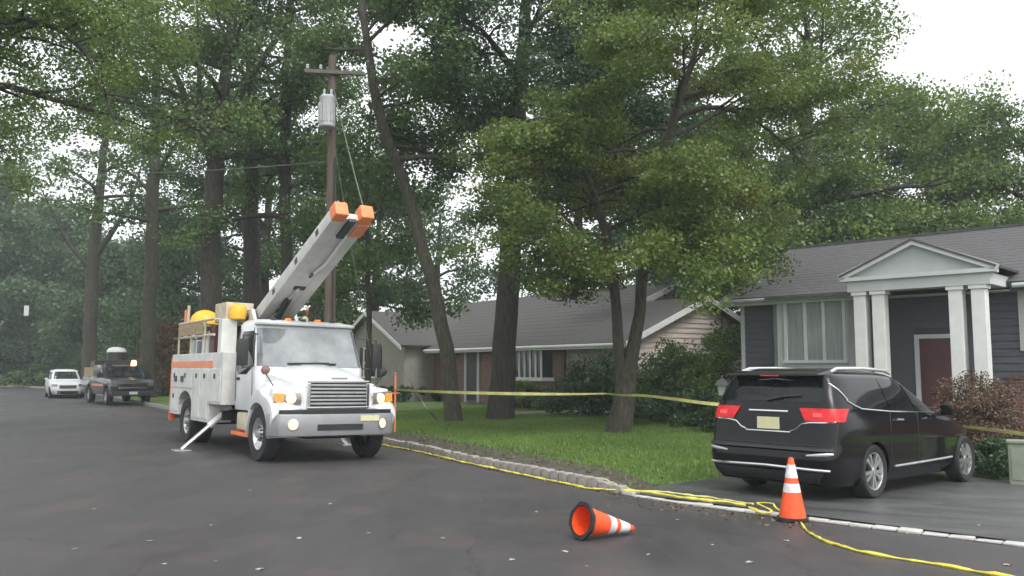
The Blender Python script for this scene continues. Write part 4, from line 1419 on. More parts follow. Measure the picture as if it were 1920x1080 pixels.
# ---------------- generic small passenger car shell (white suv, far car)
def suv(name, label, paint, loc, rz, group=None):
    r = thing(name, label, 'car', loc, rz, group)
    sh = Shell([(.22, -.85, 3.5, .82), (.32, -.90, 3.6, .88), (.5, -.92, 3.63, .92), (.75, -.90, 3.55, .92), (.88, -.88, 3.35, .915), (.98, -.86, 2.6, .90), (1.04, -.85, 2.25, .88),
                (1.2, -.82, 1.95, .84), (1.4, -.74, 1.55, .77), (1.56, -.62, 1.2, .70), (1.62, -.5, .9, .58), (1.65, -.2, .55, .38)], .6, 8, 4.5)
    b = sh.body(34, 72).build('body', paint, r, smooth=True)
    cut_arches(b, [(0, .34, .38, -1.1, 1.1), (2.7, .34, .38, -1.1, 1.1)])
    smooth_edges(b)
    for x in (0, 2.7):
        MB().tube([(x, -.62, .36), (x, .62, .36)], .40, 16).build('wheel_well', 'black_plastic', r)
        for s in (-1, 1):
            wheel(r, x, s * .80, .34, .22, s, 'alloy', .66, 6)
    g = []
    for j in range(6):
        z = 1.08 + j * .085
        hw = sh.q(z)[2] - .09
        g.append([(sh.front(y, z) + .008, y, z) for y in np.linspace(-hw, hw, 11)])
    MB().grid(g).build('windscreen', 'vehicle_glass', r, smooth=True)
    for s in (-1, 1):
        sh.side_patch([(-.55, 1.06), (.8, 1.05)], [(-.45, 1.5), (.75, 1.5)], s).build('side_window', 'vehicle_glass', r, smooth=True)
        sh.side_patch([(.87, 1.05), (2.0, 1.06)], [(.82, 1.5), (1.25, 1.48)], s).build('side_window', 'vehicle_glass', r, smooth=True)
        sh.end_patch((s * .55, s * .52), (s * .83, s * .80), .66, .80, sh.front, .01, 6, 4).build('headlight', 'lamp_clear', r, smooth=True)
        MB().box(1.85, 1.98, s * .92, s * 1.08, 1.02, 1.15).build('door_mirror', paint, r, bevel=.02)
        MB().tube([(-.5, s * .60, 1.60), (.3, s * .62, 1.665), (.9, s * .60, 1.61)], .02, 6).build('roof_rail', 'dark_steel', r)
    sh.end_patch((-.42, -.45), (.42, .45), .55, .74, sh.front, .012, 8, 4).build('grille', 'black_plastic', r, smooth=True)
    sh.end_patch((-.7, -.7), (.7, .7), .24, .42, sh.front, .012, 8, 4).build('lower_grille', 'black_plastic', r, smooth=True)
    sh.end_patch((-.62, -.55), (.62, .55), 1.08, 1.45, sh.rear, -.01, 8, 4).build('rear_window', 'vehicle_glass', r, smooth=True)
    MB().box(-.01, 0, -.2, .2, .42, .52, Matrix.Translation((sh.front(0, .47) + .02, 0, 0))).build('licence_plate', 'plate_pale', r)
    return r


p = at(133, 742, 51.0)
suv('white_suv', 'white car parked at the kerb behind the dark pickup', 'white_paint', (p.x, p.y, -.04) if False else (-27.0, 51.6, -0.04), R(-58))
suv('white_suv', 'white car cut by the left edge of the photo, far down the street', 'white_paint', (-60.3, 99.0, 0.0), R(-10))

# ---------------- dark pickup with equipment and a lit beacon
PU = thing('pickup_truck', 'dark blue pickup facing the camera with an amber beacon and white dome on its back', 'pickup', (-18.35, 41.0, -0.05), TY + R(3))
for x in (0, -3.5):
    for s in (-1, 1):
        wheel(PU, x, s * .84, .39, .27, s, 'steel', .6, 6)
pb = [(-5.0, .45), (-4.05, .45)] + [(-3.5 + .50 * math.cos(a), .45 + .48 * math.sin(a)) for a in np.linspace(math.pi, 0, 9)][1:-1] + [(-3.0, .45), (-.5, .45)] + \
     [(.50 * math.cos(a), .45 + .48 * math.sin(a)) for a in np.linspace(math.pi, 0, 9)][1:-1] + [(.50, .45), (.92, .50), (.92, 1.05), (.75, 1.18), (-.55, 1.26), (-1.15, 1.80), (-1.4, 1.87), (-2.6, 1.87), (-2.85, 1.3), (-5.0, 1.28)]
MB().prism(pb, -.96, .96, 'y').build('body', 'pickup_paint', PU, bevel=.04, smooth=True)
g = []
for j in range(5):
    t = j / 4
    g.append([(-.60 - .52 * t + .02, y * (.82 - .08 * t), 1.31 + .47 * t) for y in np.linspace(-1, 1, 9)])
MB().grid(g).build('windscreen', 'vehicle_glass', PU)
for s in (-1, 1):
    P = [(-.85, 1.32), (-1.25, 1.74), (-2.45, 1.74), (-2.65, 1.32)]
    MB().prism(P, s * .962, s * .972, 'y').build('side_window', 'vehicle_glass', PU)
    MB().box(.86, .945, s * .66, s * .93, .86, 1.04).build('headlight', 'lamp_clear', PU, bevel=.02)
    MB().box(-.85, -.72, s * .97, s * 1.2, 1.25, 1.5).build('door_mirror', 'black_plastic', PU, bevel=.03)
gr = MB().box(.92, .96, -.62, .62, .70, 1.06).build('grille', 'black_plastic', PU, bevel=.02)
for z in (.76, .97):
    MB().box(.955, .985, -.62, .62, z, z + .07).build('grille_bar', 'chrome', gr, bevel=.01)
MB().box(.90, 1.06, -.95, .95, .42, .64).build('bumper', 'dark_steel', PU, bevel=.04)
MB().box(1.062, 1.075, -.18, .18, .49, .61).build('licence_plate', 'plate_pale', PU)
MB().box(-4.9, -2.95, -.92, -.86, 1.281, 1.75).build('bed_side_rail', 'wood_tan', PU)
MB().box(-4.9, -2.95, .86, .92, 1.281, 1.75).build('bed_side_rail', 'orange_faded', PU)
MB().box(-4.6, -3.0, -.7, .7, 1.20, 2.05).build('equipment_box', 'door_maroon', PU, bevel=.05)
MB().box(-3.2, -2.9, -.85, .85, 1.3, 2.1).build('headache_rack', 'dark_steel', PU, bevel=.02)
MB().lathe([(.47, 2.52), (.46, 2.62), (.38, 2.72), (.2, 2.78), (.001, 2.80)], 24, Matrix.Translation((-3.6, .30, 0))).build('dome', 'white_paint', PU, smooth=True)
MB().lathe([(.46, 2.05), (.44, 2.52)], 20, Matrix.Translation((-3.6, .30, 0))).build('dome_stand', 'dark_steel', PU, smooth=True)
MB().lathe([(.12, 1.87), (.12, 2.02), (.08, 2.08), (.001, 2.1)], 14, Matrix.Translation((-1.5, .62, 0))).build('beacon', 'beacon_lit', PU, smooth=True)
MB().box(-1.65, -1.35, -.7, -.4, 1.87, 1.95).build('roof_lamp', 'dark_steel', PU, bevel=.02)
MB().box(-2.8, -.6, -.975, -.962, .85, .95).build('side_stripe', 'orange_faded', PU)

# ------------------------------------------------------------------ trees
def tube_np(paths):
    V, Q, o = [], [], 0
    for pts, rad, n in paths:
        pts = np.asarray(pts, float)
        rad = np.asarray(rad, float)
        m = len(pts)
        t = np.gradient(pts, axis=0)
        t /= np.linalg.norm(t, axis=1)[:, None] + 1e-9
        ref = np.tile(np.array((0.31, 0.95, 0.05)), (m, 1))
        a = np.cross(t, ref)
        a /= np.linalg.norm(a, axis=1)[:, None] + 1e-9
        b = np.cross(t, a)
        w = np.arange(n) * 2 * np.pi / n
        ring = pts[:, None, :] + rad[:, None, None] * (np.cos(w)[None, :, None] * a[:, None, :] + np.sin(w)[None, :, None] * b[:, None, :])
        V.append(ring.reshape(-1, 3))
        i = np.arange(m - 1)[:, None] * n
        k = np.arange(n)[None, :]
        k2 = (k + 1) % n
        Q.append(np.stack([i + k, i + k2, i + n + k2, i + n + k], -1).reshape(-1, 4) + o)
        o += m * n
    return np.concatenate(V), np.concatenate(Q)


def leaves_np(rng, centers, radii, counts, size, flat=0.6, up=0.5, tints=None):
    tot = int(np.sum(counts))
    idx = np.repeat(np.arange(len(centers)), counts)
    g = rng.normal(size=(tot, 3))
    g /= np.linalg.norm(g, axis=1)[:, None] + 1e-9
    rr = rng.random(tot) ** 0.45
    c = centers[idx] + g * (radii[idx] * rr)[:, None] * np.array((1, 1, flat))
    nrm = rng.normal(size=(tot, 3)) * 0.75
    nrm[:, 2] += up
    nrm /= np.linalg.norm(nrm, axis=1)[:, None] + 1e-9
    t = np.cross(nrm, rng.normal(size=(tot, 3)))
    t /= np.linalg.norm(t, axis=1)[:, None] + 1e-9
    b = np.cross(nrm, t)
    L = size * rng.uniform(0.65, 1.35, tot)[:, None]
    W = L * rng.uniform(0.30, 0.42, tot)[:, None]
    v = np.empty((tot, 4, 3))
    v[:, 0] = c - t * L * 0.5
    v[:, 1] = c + b * W + t * L * 0.05 - nrm * L * 0.08
    v[:, 2] = c + t * L * 0.5 - nrm * L * 0.12
    v[:, 3] = c - b * W + t * L * 0.05 - nrm * L * 0.08
    q = np.arange(tot * 4).reshape(-1, 4)
    ct = rng.random(len(centers)) if tints is None else tints
    tint = np.clip(ct[idx] * 0.65 + rng.random(tot) * 0.38, 0, 1)
    return v.reshape(-1, 3), q, np.repeat(tint, 4)


def limb_path(rng, start, az, el, L, n=7, droop=0.0, wob=0.10):
    d = np.array((math.cos(el) * math.cos(az), math.cos(el) * math.sin(az), math.sin(el)))
    p = np.array(start, float)
    out = [p.copy()]
    for i in range(n):
        p = p + d * L / n
        out.append(p.copy())
        d = d + rng.normal(size=3) * wob + np.array((0, 0, -droop / n))
        d /= np.linalg.norm(d)
    return np.array(out)


def tree(name, label, trunk, seed, leaf='leaf_mid', bark='bark', n_limbs=12, limb=5.0, f0=0.4, el=(0.3, 0.9), droop=0.3, n_sub=5,
         clump=1.1, per=170, size=0.19, flat=0.6, taper=0.4, extra=(), group=None, cat='tree', azs=None, fine=1.0, skip_top=False, sides=10, stems=()):
    """trunk: world points (x, y, z, r). returns the thing (> trunk, crown)"""
    rng = np.random.default_rng(seed)
    T = np.array(trunk, float)
    base = T[0, :3].copy()
    root = thing(name, label, cat, tuple(base), 0, group)
    # resample the trunk with a little wander
    sl = np.concatenate([[0], np.cumsum(np.linalg.norm(np.diff(T[:, :3], axis=0), axis=1))])
    tt = np.linspace(0, sl[-1], max(8, int(sl[-1] / 0.7)))
    P = np.stack([np.interp(tt, sl, T[:, k]) for k in range(4)], 1)
    k = np.ones(3) / 3
    for c in range(3):
        q = P[:, c].copy()
        P[1:-1, c] = np.convolve(q, k, mode='valid')
    P[1:-1, :2] += rng.normal(size=(len(P) - 2, 2)) * 0.03
    rad = P[:, 3].copy()
    rad[0] *= 1.16
    if len(rad) > 2:
        rad[1] *= 1.04
    P3 = P[:, :3] - base
    flare = P3[0].copy()
    flare[2] -= 0.15
    paths = [(np.vstack([flare, P3]), np.concatenate([[rad[0] * 1.1], rad]), sides)]
    for st in stems:
        S = np.array(st, float)
        sl2 = np.concatenate([[0], np.cumsum(np.linalg.norm(np.diff(S[:, :3], axis=0), axis=1))])
        t2 = np.linspace(0, sl2[-1], max(6, int(sl2[-1] / 0.8)))
        q = np.stack([np.interp(t2, sl2, S[:, c]) for c in range(4)], 1)
        for c in range(3):
            q[1:-1, c] = np.convolve(q[:, c], np.ones(3) / 3, mode='valid')
        paths.append((q[:, :3] - base, q[:, 3], 8))
    ax = [(P3, rad)] + [(a, b) for a, b, _ in paths[1:]]
    C, CR = [], []

    def foliage(path, r0, L):
        for j in range(n_sub):
            f = 0.30 + 0.70 * (j + rng.random()) / n_sub
            i = min(int(f * (len(path) - 1)), len(path) - 2)
            s0 = path[i] + (path[i + 1] - path[i]) * (f * (len(path) - 1) - i if f < 1 else 1)
            d = path[i + 1] - path[i]
            a0 = math.atan2(d[1], d[0])
            sgn = 1 if j % 2 else -1
            sp = limb_path(rng, s0, a0 + sgn * rng.uniform(0.4, 1.2), rng.uniform(-0.15, 0.6), L * rng.uniform(0.28, 0.48), 4, droop * 0.8, 0.14)
            rs = r0 * (1 - f) * 0.5 + 0.014
            paths.append((sp, np.linspace(rs, 0.006, len(sp)), 4))
            for ff in (0.45, 0.75, 1.0):
                q = sp[min(int(round(ff * 4)), 4)]
                C.append(q + rng.normal(size=3) * 0.25 * clump)
                CR.append(clump * rng.uniform(0.65, 1.25))
        C.append(path[-1])
        CR.append(clump * 0.9)
        C.append(path[len(path) * 2 // 3] + rng.normal(size=3) * .2)
        CR.append(clump * 0.8)
    for ai, (AP, AR) in enumerate(ax):
        nl = n_limbs if ai == 0 else max(4, n_limbs // 2)
        for i in range(nl):
            f = f0 + (1 - f0) * (i + rng.random() * 0.8) / nl if ai == 0 else 0.55 + 0.45 * (i + rng.random()) / nl
            f = min(f, 0.995)
            q = f * (len(AP) - 1)
            j = int(q)
            s0 = AP[j] + (AP[min(j + 1, len(AP) - 1)] - AP[j]) * (q - j)
            r0 = float(np.interp(q, np.arange(len(AR)), AR)) * rng.uniform(0.40, 0.62)
            az = (azs[i % len(azs)] if azs else i * 2.399 + seed) + rng.uniform(-0.4, 0.4)
            e = el[0] + (el[1] - el[0]) * (f - f0) / (1 - f0 + 1e-6) + rng.uniform(-0.12, 0.12)
            L = limb * (1 - taper * max(0, (f - f0) / (1 - f0 + 1e-6))) * rng.uniform(0.75, 1.2)
            lp = limb_path(rng, s0, az, e, L, 8, droop, 0.10)
            paths.append((lp, np.linspace(r0, 0.012, len(lp)), 6))
            foliage(lp, r0, L)
        if not skip_top:
            C.append(AP[-1])
            CR.append(clump)
    for (pts, r0) in extra:                       # big limbs placed by hand
        q = np.array(pts, float) - base
        sl3 = np.concatenate([[0], np.cumsum(np.linalg.norm(np.diff(q, axis=0), axis=1))])
        t3 = np.linspace(0, sl3[-1], 10)
        q = np.stack([np.interp(t3, sl3, q[:, c]) for c in range(3)], 1)
        for c in range(3):
            q[1:-1, c] = np.convolve(q[:, c], np.ones(3) / 3, mode='valid')
        paths.append((q, np.linspace(r0, 0.02, 10), 7))
        foliage(q, r0, sl3[-1] * 0.8)
    V, Q = tube_np(paths)
    me = np_mesh('trunk', V, Q)
    me.polygons.foreach_set('use_smooth', np.ones(len(me.polygons), dtype=bool))
    link('trunk', me, bark, root)
    C, CR = np.array(C), np.array(CR)
    size *= .86
    per = per * 1.28
    cnt = np.maximum(4, (per * fine * (CR / clump) ** 2 * rng.uniform(0.5, 1.3, len(C)))).astype(int)
    v, q, t = leaves_np(rng, C, CR, cnt, size, flat)
    link('crown', np_mesh('crown', v, q, t), leaf, root)
    return root


def tp(px, py, d, r):
    p = at(px, py, d)
    return (p.x, p.y, p.z, r)


def ground_pt(px, d, r):
    x = at(px, 700, d).x
    return (x, d, gz(x, d) - 0.02, r)


# the big straight tree in the middle of the lawn
d = 26.3
tree('lawn_tree', 'thick straight dark trunk in the middle of the lawn, left of the bow window', [ground_pt(938, d, .41), tp(948, 600, d, .37), tp(958, 430, d, .34), tp(966, 330, d, .33), tp(975, 200, d, .26), tp(985, 40, d, .2), tp(990, -130, d, .1)],
     11, 'leaf_dark', 'bark_dark', n_limbs=20, limb=4.2, f0=.42, el=(.15, .9), droop=.35, n_sub=6, clump=.78, per=150, size=.13, taper=.15, azs=[0.1, 1.2, -0.9, 0.7, -1.5, -0.3, 2.2, 0.4, -2.3],
     extra=[([tp(966, 340, d, 0)[:3], tp(1060, 240, d - 1, 0)[:3], tp(1150, 130, d - 1.5, 0)[:3], tp(1190, 0, d - 1.5, 0)[:3]], .16),
            ([tp(966, 330, d, 0)[:3], tp(920, 210, d - 1, 0)[:3], tp(890, 100, d - 1, 0)[:3]], .12)])
# leaning tree
d = 25.6
tree('lawn_tree', 'thin trunk leaning left over the lawn between the truck and the thick straight tree', [ground_pt(852, d, .25), tp(834, 640, d, .225), tp(815, 540, d, .21), tp(788, 440, d, .20), tp(757, 340, d, .18), tp(718, 245, d - .5, .16), tp(690, 110, d - 1, .13), tp(672, -60, d - 1, .07)],
     12, 'leaf_mid', 'bark', n_limbs=17, limb=3.7, f0=.58, el=(.1, .8), droop=.3, n_sub=6, azs=[0.2, 0.9, 1.6, 2.1, -0.3, -0.8], clump=.66, per=105, size=.13, taper=.1)
# forked tree on the right of the lawn
d = 21.0
tree('lawn_tree', 'forked tree with two stems and drooping yellow-green boughs, right of the lawn', [ground_pt(1157, d, .29), tp(1163, 740, d, .25), tp(1178, 690, d, .20), tp(1192, 620, d, .145), tp(1205, 520, d, .135), tp(1216, 430, d, .125), tp(1240, 300, d - .5, .13), tp(1262, 200, d - .8, .10), tp(1310, 80, d - 1, .06), tp(1340, -40, d - 1, .03)],
     13, 'leaf_gold', 'bark', n_limbs=17, limb=3.5, f0=.47, el=(.12, .7), droop=.5, n_sub=7, clump=.58, per=190, size=.095, taper=.1, flat=.45,
     stems=[[tp(1166, 735, d, .17), tp(1156, 640, d, .135), tp(1157, 560, d, .125), tp(1150, 470, d, .11), tp(1120, 380, d, .10), tp(1090, 300, d, .05)]],
     extra=[([tp(1216, 440, d, 0)[:3], tp(1275, 425, d - 1.5, 0)[:3], tp(1320, 440, d - 2.0, 0)[:3], tp(1352, 470, d - 2.2, 0)[:3]], .07),
            ([tp(1160, 520, d, 0)[:3], tp(1080, 440, d - 1, 0)[:3], tp(1010, 440, d - 2, 0)[:3], tp(960, 480, d - 2.5, 0)[:3]], .07),
            ([tp(1158, 540, d, 0)[:3], tp(1110, 480, d - 1.5, 0)[:3], tp(1060, 500, d - 2, 0)[:3], tp(1030, 540, d - 2.2, 0)[:3]], .05),
            ([tp(1160, 560, d, 0)[:3], tp(1120, 510, d + 1.2, 0)[:3], tp(1080, 520, d + 2.2, 0)[:3], tp(1055, 550, d + 2.8, 0)[:3]], .05),
            ([tp(1208, 500, d, 0)[:3], tp(1245, 460, d + .8, 0)[:3], tp(1290, 490, d + 1.2, 0)[:3], tp(1320, 540, d + 1.3, 0)[:3]], .05),
            ([tp(1205, 520, d, 0)[:3], tp(1250, 470, d - 2, 0)[:3], tp(1290, 500, d - 3, 0)[:3], tp(1310, 550, d - 3, 0)[:3]], .05),
            ([tp(1250, 230, d, 0)[:3], tp(1330, 190, d, 0)[:3], tp(1430, 230, d + 1, 0)[:3], tp(1520, 320, d + 1.5, 0)[:3]], .08),
            ([tp(1240, 300, d, 0)[:3], tp(1320, 330, d - 1, 0)[:3], tp(1400, 380, d - 1, 0)[:3]], .06),
            ([tp(1262, 200, d, 0)[:3], tp(1370, 120, d, 0)[:3], tp(1500, 150, d + 1, 0)[:3], tp(1590, 180, d + 1, 0)[:3]], .07)])
# street trees behind the truck
d = 33.0
tree('street_tree', 'broad trunk rising behind the back of the bucket truck', [ground_pt(392, d, .44), tp(392, 560, d, .40), tp(396, 430, d, .37), tp(402, 330, d, .34), tp(412, 230, d, .27), tp(425, 130, d, .22), tp(440, 0, d, .16), tp(450, -150, d, .1)],
     14, 'leaf_mid', 'bark_dark', n_limbs=18, limb=5.6, f0=.5, el=(.25, 1.0), droop=.3, n_sub=6, clump=.82, per=82, size=.15, taper=.3,
     extra=[([tp(404, 300, d, 0)[:3], tp(340, 170, d, 0)[:3], tp(300, 60, d - 1, 0)[:3], tp(280, -50, d - 1, 0)[:3]], .2),
            ([tp(400, 330, d, 0)[:3], tp(372, 200, d - 1, 0)[:3], tp(375, 90, d - 1, 0)[:3], tp(365, -40, d - 1, 0)[:3]], .16),
            ([tp(406, 280, d, 0)[:3], tp(450, 170, d, 0)[:3], tp(500, 60, d + 1, 0)[:3], tp(512, -60, d + 1, 0)[:3]], .15),
            ([tp(410, 250, d, 0)[:3], tp(480, 130, d - 1, 0)[:3], tp(540, 40, d - 1.5, 0)[:3], tp(570, -60, d - 2, 0)[:3]], .2)])
d = 36.0
tree('street_tree', 'middle dark trunk of the three standing behind the raised boom', [ground_pt(474, d, .40), tp(472, 560, d, .37), tp(470, 400, d, .33), tp(472, 250, d, .27), tp(470, 100, d, .2), tp(465, -80, d, .1)],
     15, 'leaf_dark', 'bark_dark', n_limbs=14, limb=4.4, f0=.45, el=(.15, .9), droop=.3, n_sub=5, clump=.82, per=78, size=.16, taper=.2)
d = 34.0
tree('street_tree', 'slim straight trunk just left of the raised boom', [ground_pt(534, d, .26), tp(538, 560, d, .24), tp(536, 400, d, .22), tp(535, 250, d, .2), tp(537, 120, d, .16), tp(545, -60, d, .1)],
     16, 'leaf_mid', 'bark_dark', n_limbs=15, limb=3.8, f0=.42, el=(.1, .8), droop=.3, n_sub=5, clump=.74, per=78, size=.15, taper=.2)
d = 47.0
tree('street_tree', 'tall trunk standing beside the dark pickup', [ground_pt(279, d, .40), tp(280, 600, d, .37), tp(285, 450, d, .34), tp(290, 300, d, .3), tp(292, 180, d, .22), tp(298, 40, d, .12)],
     17, 'leaf_mid', 'bark', n_limbs=16, limb=5.2, f0=.45, el=(.2, .9), droop=.3, n_sub=5, clump=.9, per=44, size=.22, taper=.25)
d = 62.0
tree('street_tree', 'forked trunk with wide spreading limbs behind the white parked car', [ground_pt(166, d, .54), tp(168, 620, d, .48), tp(174, 500, d, .44), tp(180, 430, d, .38), tp(190, 330, d, .3), tp(205, 200, d, .2), tp(215, 80, d, .1)],
     18, 'leaf_haze', 'bark', n_limbs=15, limb=6.0, f0=.5, el=(.25, .9), droop=.2, n_sub=5, clump=1.0, per=34, size=.27, taper=.2,
     extra=[([tp(172, 500, d, 0)[:3], tp(135, 470, d, 0)[:3], tp(100, 400, d, 0)[:3], tp(70, 340, d, 0)[:3]], .22),
            ([tp(178, 480, d, 0)[:3], tp(215, 430, d, 0)[:3], tp(250, 370, d, 0)[:3], tp(270, 290, d, 0)[:3]], .25)])
d = 31.0
tree('street_tree', 'slender trunk right of the utility pole at the back of the lawn', [ground_pt(690, d, .11), tp(692, 560, d, .10), tp(685, 420, d, .09), tp(690, 300, d, .07), tp(700, 180, d, .04)],
     19, 'leaf_mid', 'bark', n_limbs=14, limb=2.9, f0=.32, el=(.1, .7), droop=.4, n_sub=5, clump=.75, per=70, size=.16, taper=.1)
# near tree whose boughs hang in from the upper left
bx, by = -15.0, 17.6
tree('street_tree', 'yellow-green tree whose boughs hang into the upper left corner', [(bx, by, gz(bx, by) - .02, .42), (bx + .1, by, 3, .36), (bx + .3, by + .2, 6, .3), (bx + .5, by + .3, 9, .22), (bx + .5, by + .3, 13, .1)],
     20, 'leaf_light', 'bark_dark', n_limbs=12, limb=6.2, f0=.58, el=(.3, .9), droop=.30, n_sub=7, clump=.75, per=210, size=.092, taper=.2,
     azs=[0.15, -.3, .5, .9, -.6, .25, 2.4, -2.2],
     extra=[([(bx + .3, by, 6.5), (-11.5, 17.8, 9.2), (-9.2, 17.5, 9.0), (-8.4, 17.2, 7.2), (-8.0, 17, 6.4)], .12),
            ([(bx + .3, by, 7.0), (-10.5, 19, 9.8), (-7.5, 19.5, 10.8)], .12)])
bx, by = -27.0, 33.0
tree('street_tree', 'dark green tree on the far side of the street at the left edge', [(bx, by, gz(bx, by) - .02, .5), (bx, by, 4, .44), (bx + .2, by, 9, .34), (bx + .3, by, 16, .12)],
     21, 'leaf_light', 'bark_dark', n_limbs=14, limb=7.0, f0=.58, el=(.2, .9), droop=.3, n_sub=6, clump=.95, per=75, size=.19, taper=.25, azs=[.1, -.3, .5, 1.0, .8, -.8, 2.5, 3.4])

BACK = 'trees rising behind the houses'
def back_tree(label, px, d, top_py, spread, seed, leaf, n=16, f0=.3, size=None, per=88, name='background_tree', group=BACK, r=.4, bark='bark_dark', el=(.1, .95), clump=None, droop=.3):
    b = ground_pt(px, d, r)
    top = at(px, top_py, d).z
    c = clump or max(.9, d * .021)
    return tree(name, label, [b, (b[0], b[1], top * .35, r * .85), (b[0] + .2, b[1], top * .7, r * .5), (b[0] + .3, b[1], top - spread * .25, r * .15)],
                seed, leaf, bark, n_limbs=n, limb=spread, f0=f0, el=el, droop=droop, n_sub=5, clump=c, per=per, size=size or max(.16, d * .0046), taper=.45, group=group, sides=8)


back_tree('tallest light green tree above the blue-grey house, against the white sky', 1520, 33.5, -90, 7.2, 31, 'leaf_light', 30, .26, per=105, r=.42)
back_tree('low dark tree filling the gap left of the blue-grey roof', 1365, 40, 230, 5.0, 32, 'leaf_dark', 18, .2)
back_tree('broad tree rising straight behind the roof portico', 1640, 42, 190, 6.2, 33, 'leaf_mid', 24, .2, per=130)
back_tree('lowest tree against the white sky, above the right end of the grey roof', 1800, 38, 235, 5.2, 34, 'leaf_light', 22, .22, per=115)
back_tree('low bushy tree close behind the grey roof, left of the portico pediment', 1500, 32.5, 330, 3.4, 49, 'leaf_mid', 18, .2, per=120, r=.2)
back_tree('bushy green tree cut by the right edge of the photo', 1945, 36, 215, 5.5, 35, 'leaf_mid', 20, .25, per=110)
back_tree('dark tree between the forked tree and the pink gable', 1240, 47, 160, 6.0, 36, 'leaf_dark', 18, .2)
back_tree('dark tree directly above the middle of the brick house roof', 1085, 52, 90, 6.5, 37, 'leaf_dark', 20, .2)
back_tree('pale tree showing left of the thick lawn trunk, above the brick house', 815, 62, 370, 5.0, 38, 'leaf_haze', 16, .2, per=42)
back_tree('tree behind the shuttered gable of the brick house', 700, 58, 330, 5.0, 39, 'leaf_mid', 16, .2)
back_tree('tree filling in behind the utility pole and boom', 590, 52, 230, 5.0, 40, 'leaf_mid', 18, .16, per=55)
back_tree('dark tree filling in behind the bucket truck cab', 490, 56, 200, 5.5, 41, 'leaf_dark', 20, .12, per=55)
back_tree('tree filling in behind the rear of the bucket truck', 385, 60, 180, 6.0, 42, 'leaf_dark', 20, .12, per=55)
STREET = 'hazy trees at the end of the street'
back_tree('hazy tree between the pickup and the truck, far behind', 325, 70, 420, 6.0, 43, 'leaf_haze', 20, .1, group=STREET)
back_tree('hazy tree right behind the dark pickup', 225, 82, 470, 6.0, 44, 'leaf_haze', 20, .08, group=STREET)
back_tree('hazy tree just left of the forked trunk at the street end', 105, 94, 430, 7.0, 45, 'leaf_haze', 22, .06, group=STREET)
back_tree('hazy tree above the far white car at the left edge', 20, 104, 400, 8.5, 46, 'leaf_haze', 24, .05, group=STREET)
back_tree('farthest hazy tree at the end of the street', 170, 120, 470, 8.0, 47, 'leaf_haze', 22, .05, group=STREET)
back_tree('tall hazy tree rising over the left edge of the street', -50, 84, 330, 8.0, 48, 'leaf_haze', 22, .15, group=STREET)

# ------------------------------------------------------------------ shrubs
def shrub(name, label, px, d, w, h, seed, leaf='leaf_mid', n=40, per=150, size=.09, flat=.8, cat='shrub', weep=False, group=None, zoff=0.0):
    rng = np.random.default_rng(seed)
    x = at(px, 700, d).x
    z = gz(x, d) + zoff
    root = thing(name, label, cat, (x, d, z), 0, group)
    paths, C = [], []
    for i in range(n):
        a = rng.uniform(0, 2 * math.pi)
        rr = math.sqrt(rng.random()) * w / 2
        zz = h * (1 - .75 * (rr / (w / 2)) ** 2) * rng.uniform(.35, 1.0)
        tip = np.array((rr * math.cos(a), rr * math.sin(a), zz))
        if i % 2 == 0:
            mid = tip * np.array((.55, .55, .75 if not weep else 1.15))
            paths.append((np.array([(tip[0] * .1, tip[1] * .1, -.05), mid, tip]), np.array((.02, .012, .004)), 4))
        C.append(tip)
    V, Q = tube_np(paths)
    link('stems', np_mesh('stems', V, Q), 'bark_dark', root)
    C = np.array(C)
    CR = np.full(len(C), min(w, h) * .26) * rng.uniform(.6, 1.2, len(C))
    v, q, t = leaves_np(rng, C, CR, np.full(len(C), per), size, flat, up=.4)
    v[:, 2] = np.maximum(v[:, 2], 0.01)
    link('foliage', np_mesh('foliage', v, q, t), leaf, root)
    return root


shrub('shrub', 'reddish brown weeping shrub in front of the portico, beyond the minivan', 1815, 17.0, 1.9, 1.50, 61, 'leaf_brown', 90, 300, .045, .5, weep=True)
shrub('shrub', 'dark green rounded shrub left of the forked trunk', 1118, 27.5, 2.6, 2.0, 62, 'leaf_dark', 50, 170, .10)
shrub('shrub', 'large green shrub right of the forked trunk, below the pink gable', 1255, 27.0, 3.2, 2.3, 63, 'leaf_mid', 60, 190, .10)
shrub('shrub', 'tall light green shrub at the left corner of the blue-grey house', 1335, 25.4, 1.8, 2.5, 64, 'leaf_light', 50, 190, .09)
shrub('shrub', 'low dark hedge shrub at the foot of the large green shrub', 1270, 23.8, 3.6, 1.05, 65, 'leaf_dark', 60, 150, .09)
shrub('shrub', 'low dark shrub beside the post lantern', 1372, 21.0, 1.8, 1.0, 66, 'leaf_dark', 40, 140, .08)
shrub('shrub', 'bright green low shrub under the bow window', 985, 32.6, 1.6, 1.0, 67, 'leaf_light', 40, 140, .10)
shrub('shrub', 'bright green low shrub at the brick corner right of the bow window', 1030, 31.6, 1.2, .75, 68, 'leaf_mid', 30, 130, .10)
shrub('shrub', 'low dark green shrub beneath the shuttered window', 765, 40.5, 3.4, 1.0, 69, 'leaf_dark', 46, 130, .12)
shrub('shrub', 'low dark green planting right of the minivan front wheel', 1862, 14.6, 1.1, .62, 70, 'leaf_dark', 44, 150, .05)
shrub('shrub', 'rust coloured shrub between the pickup and the bucket truck', 308, 50, 3.6, 4.2, 71, 'leaf_rust', 60, 130, .17)
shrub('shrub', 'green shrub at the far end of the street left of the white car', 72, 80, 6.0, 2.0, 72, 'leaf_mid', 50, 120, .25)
shrub('shrub', 'long hazy hedge row at the far left end of the street', 30, 100, 12.0, 3.0, 73, 'leaf_haze', 70, 120, .35)

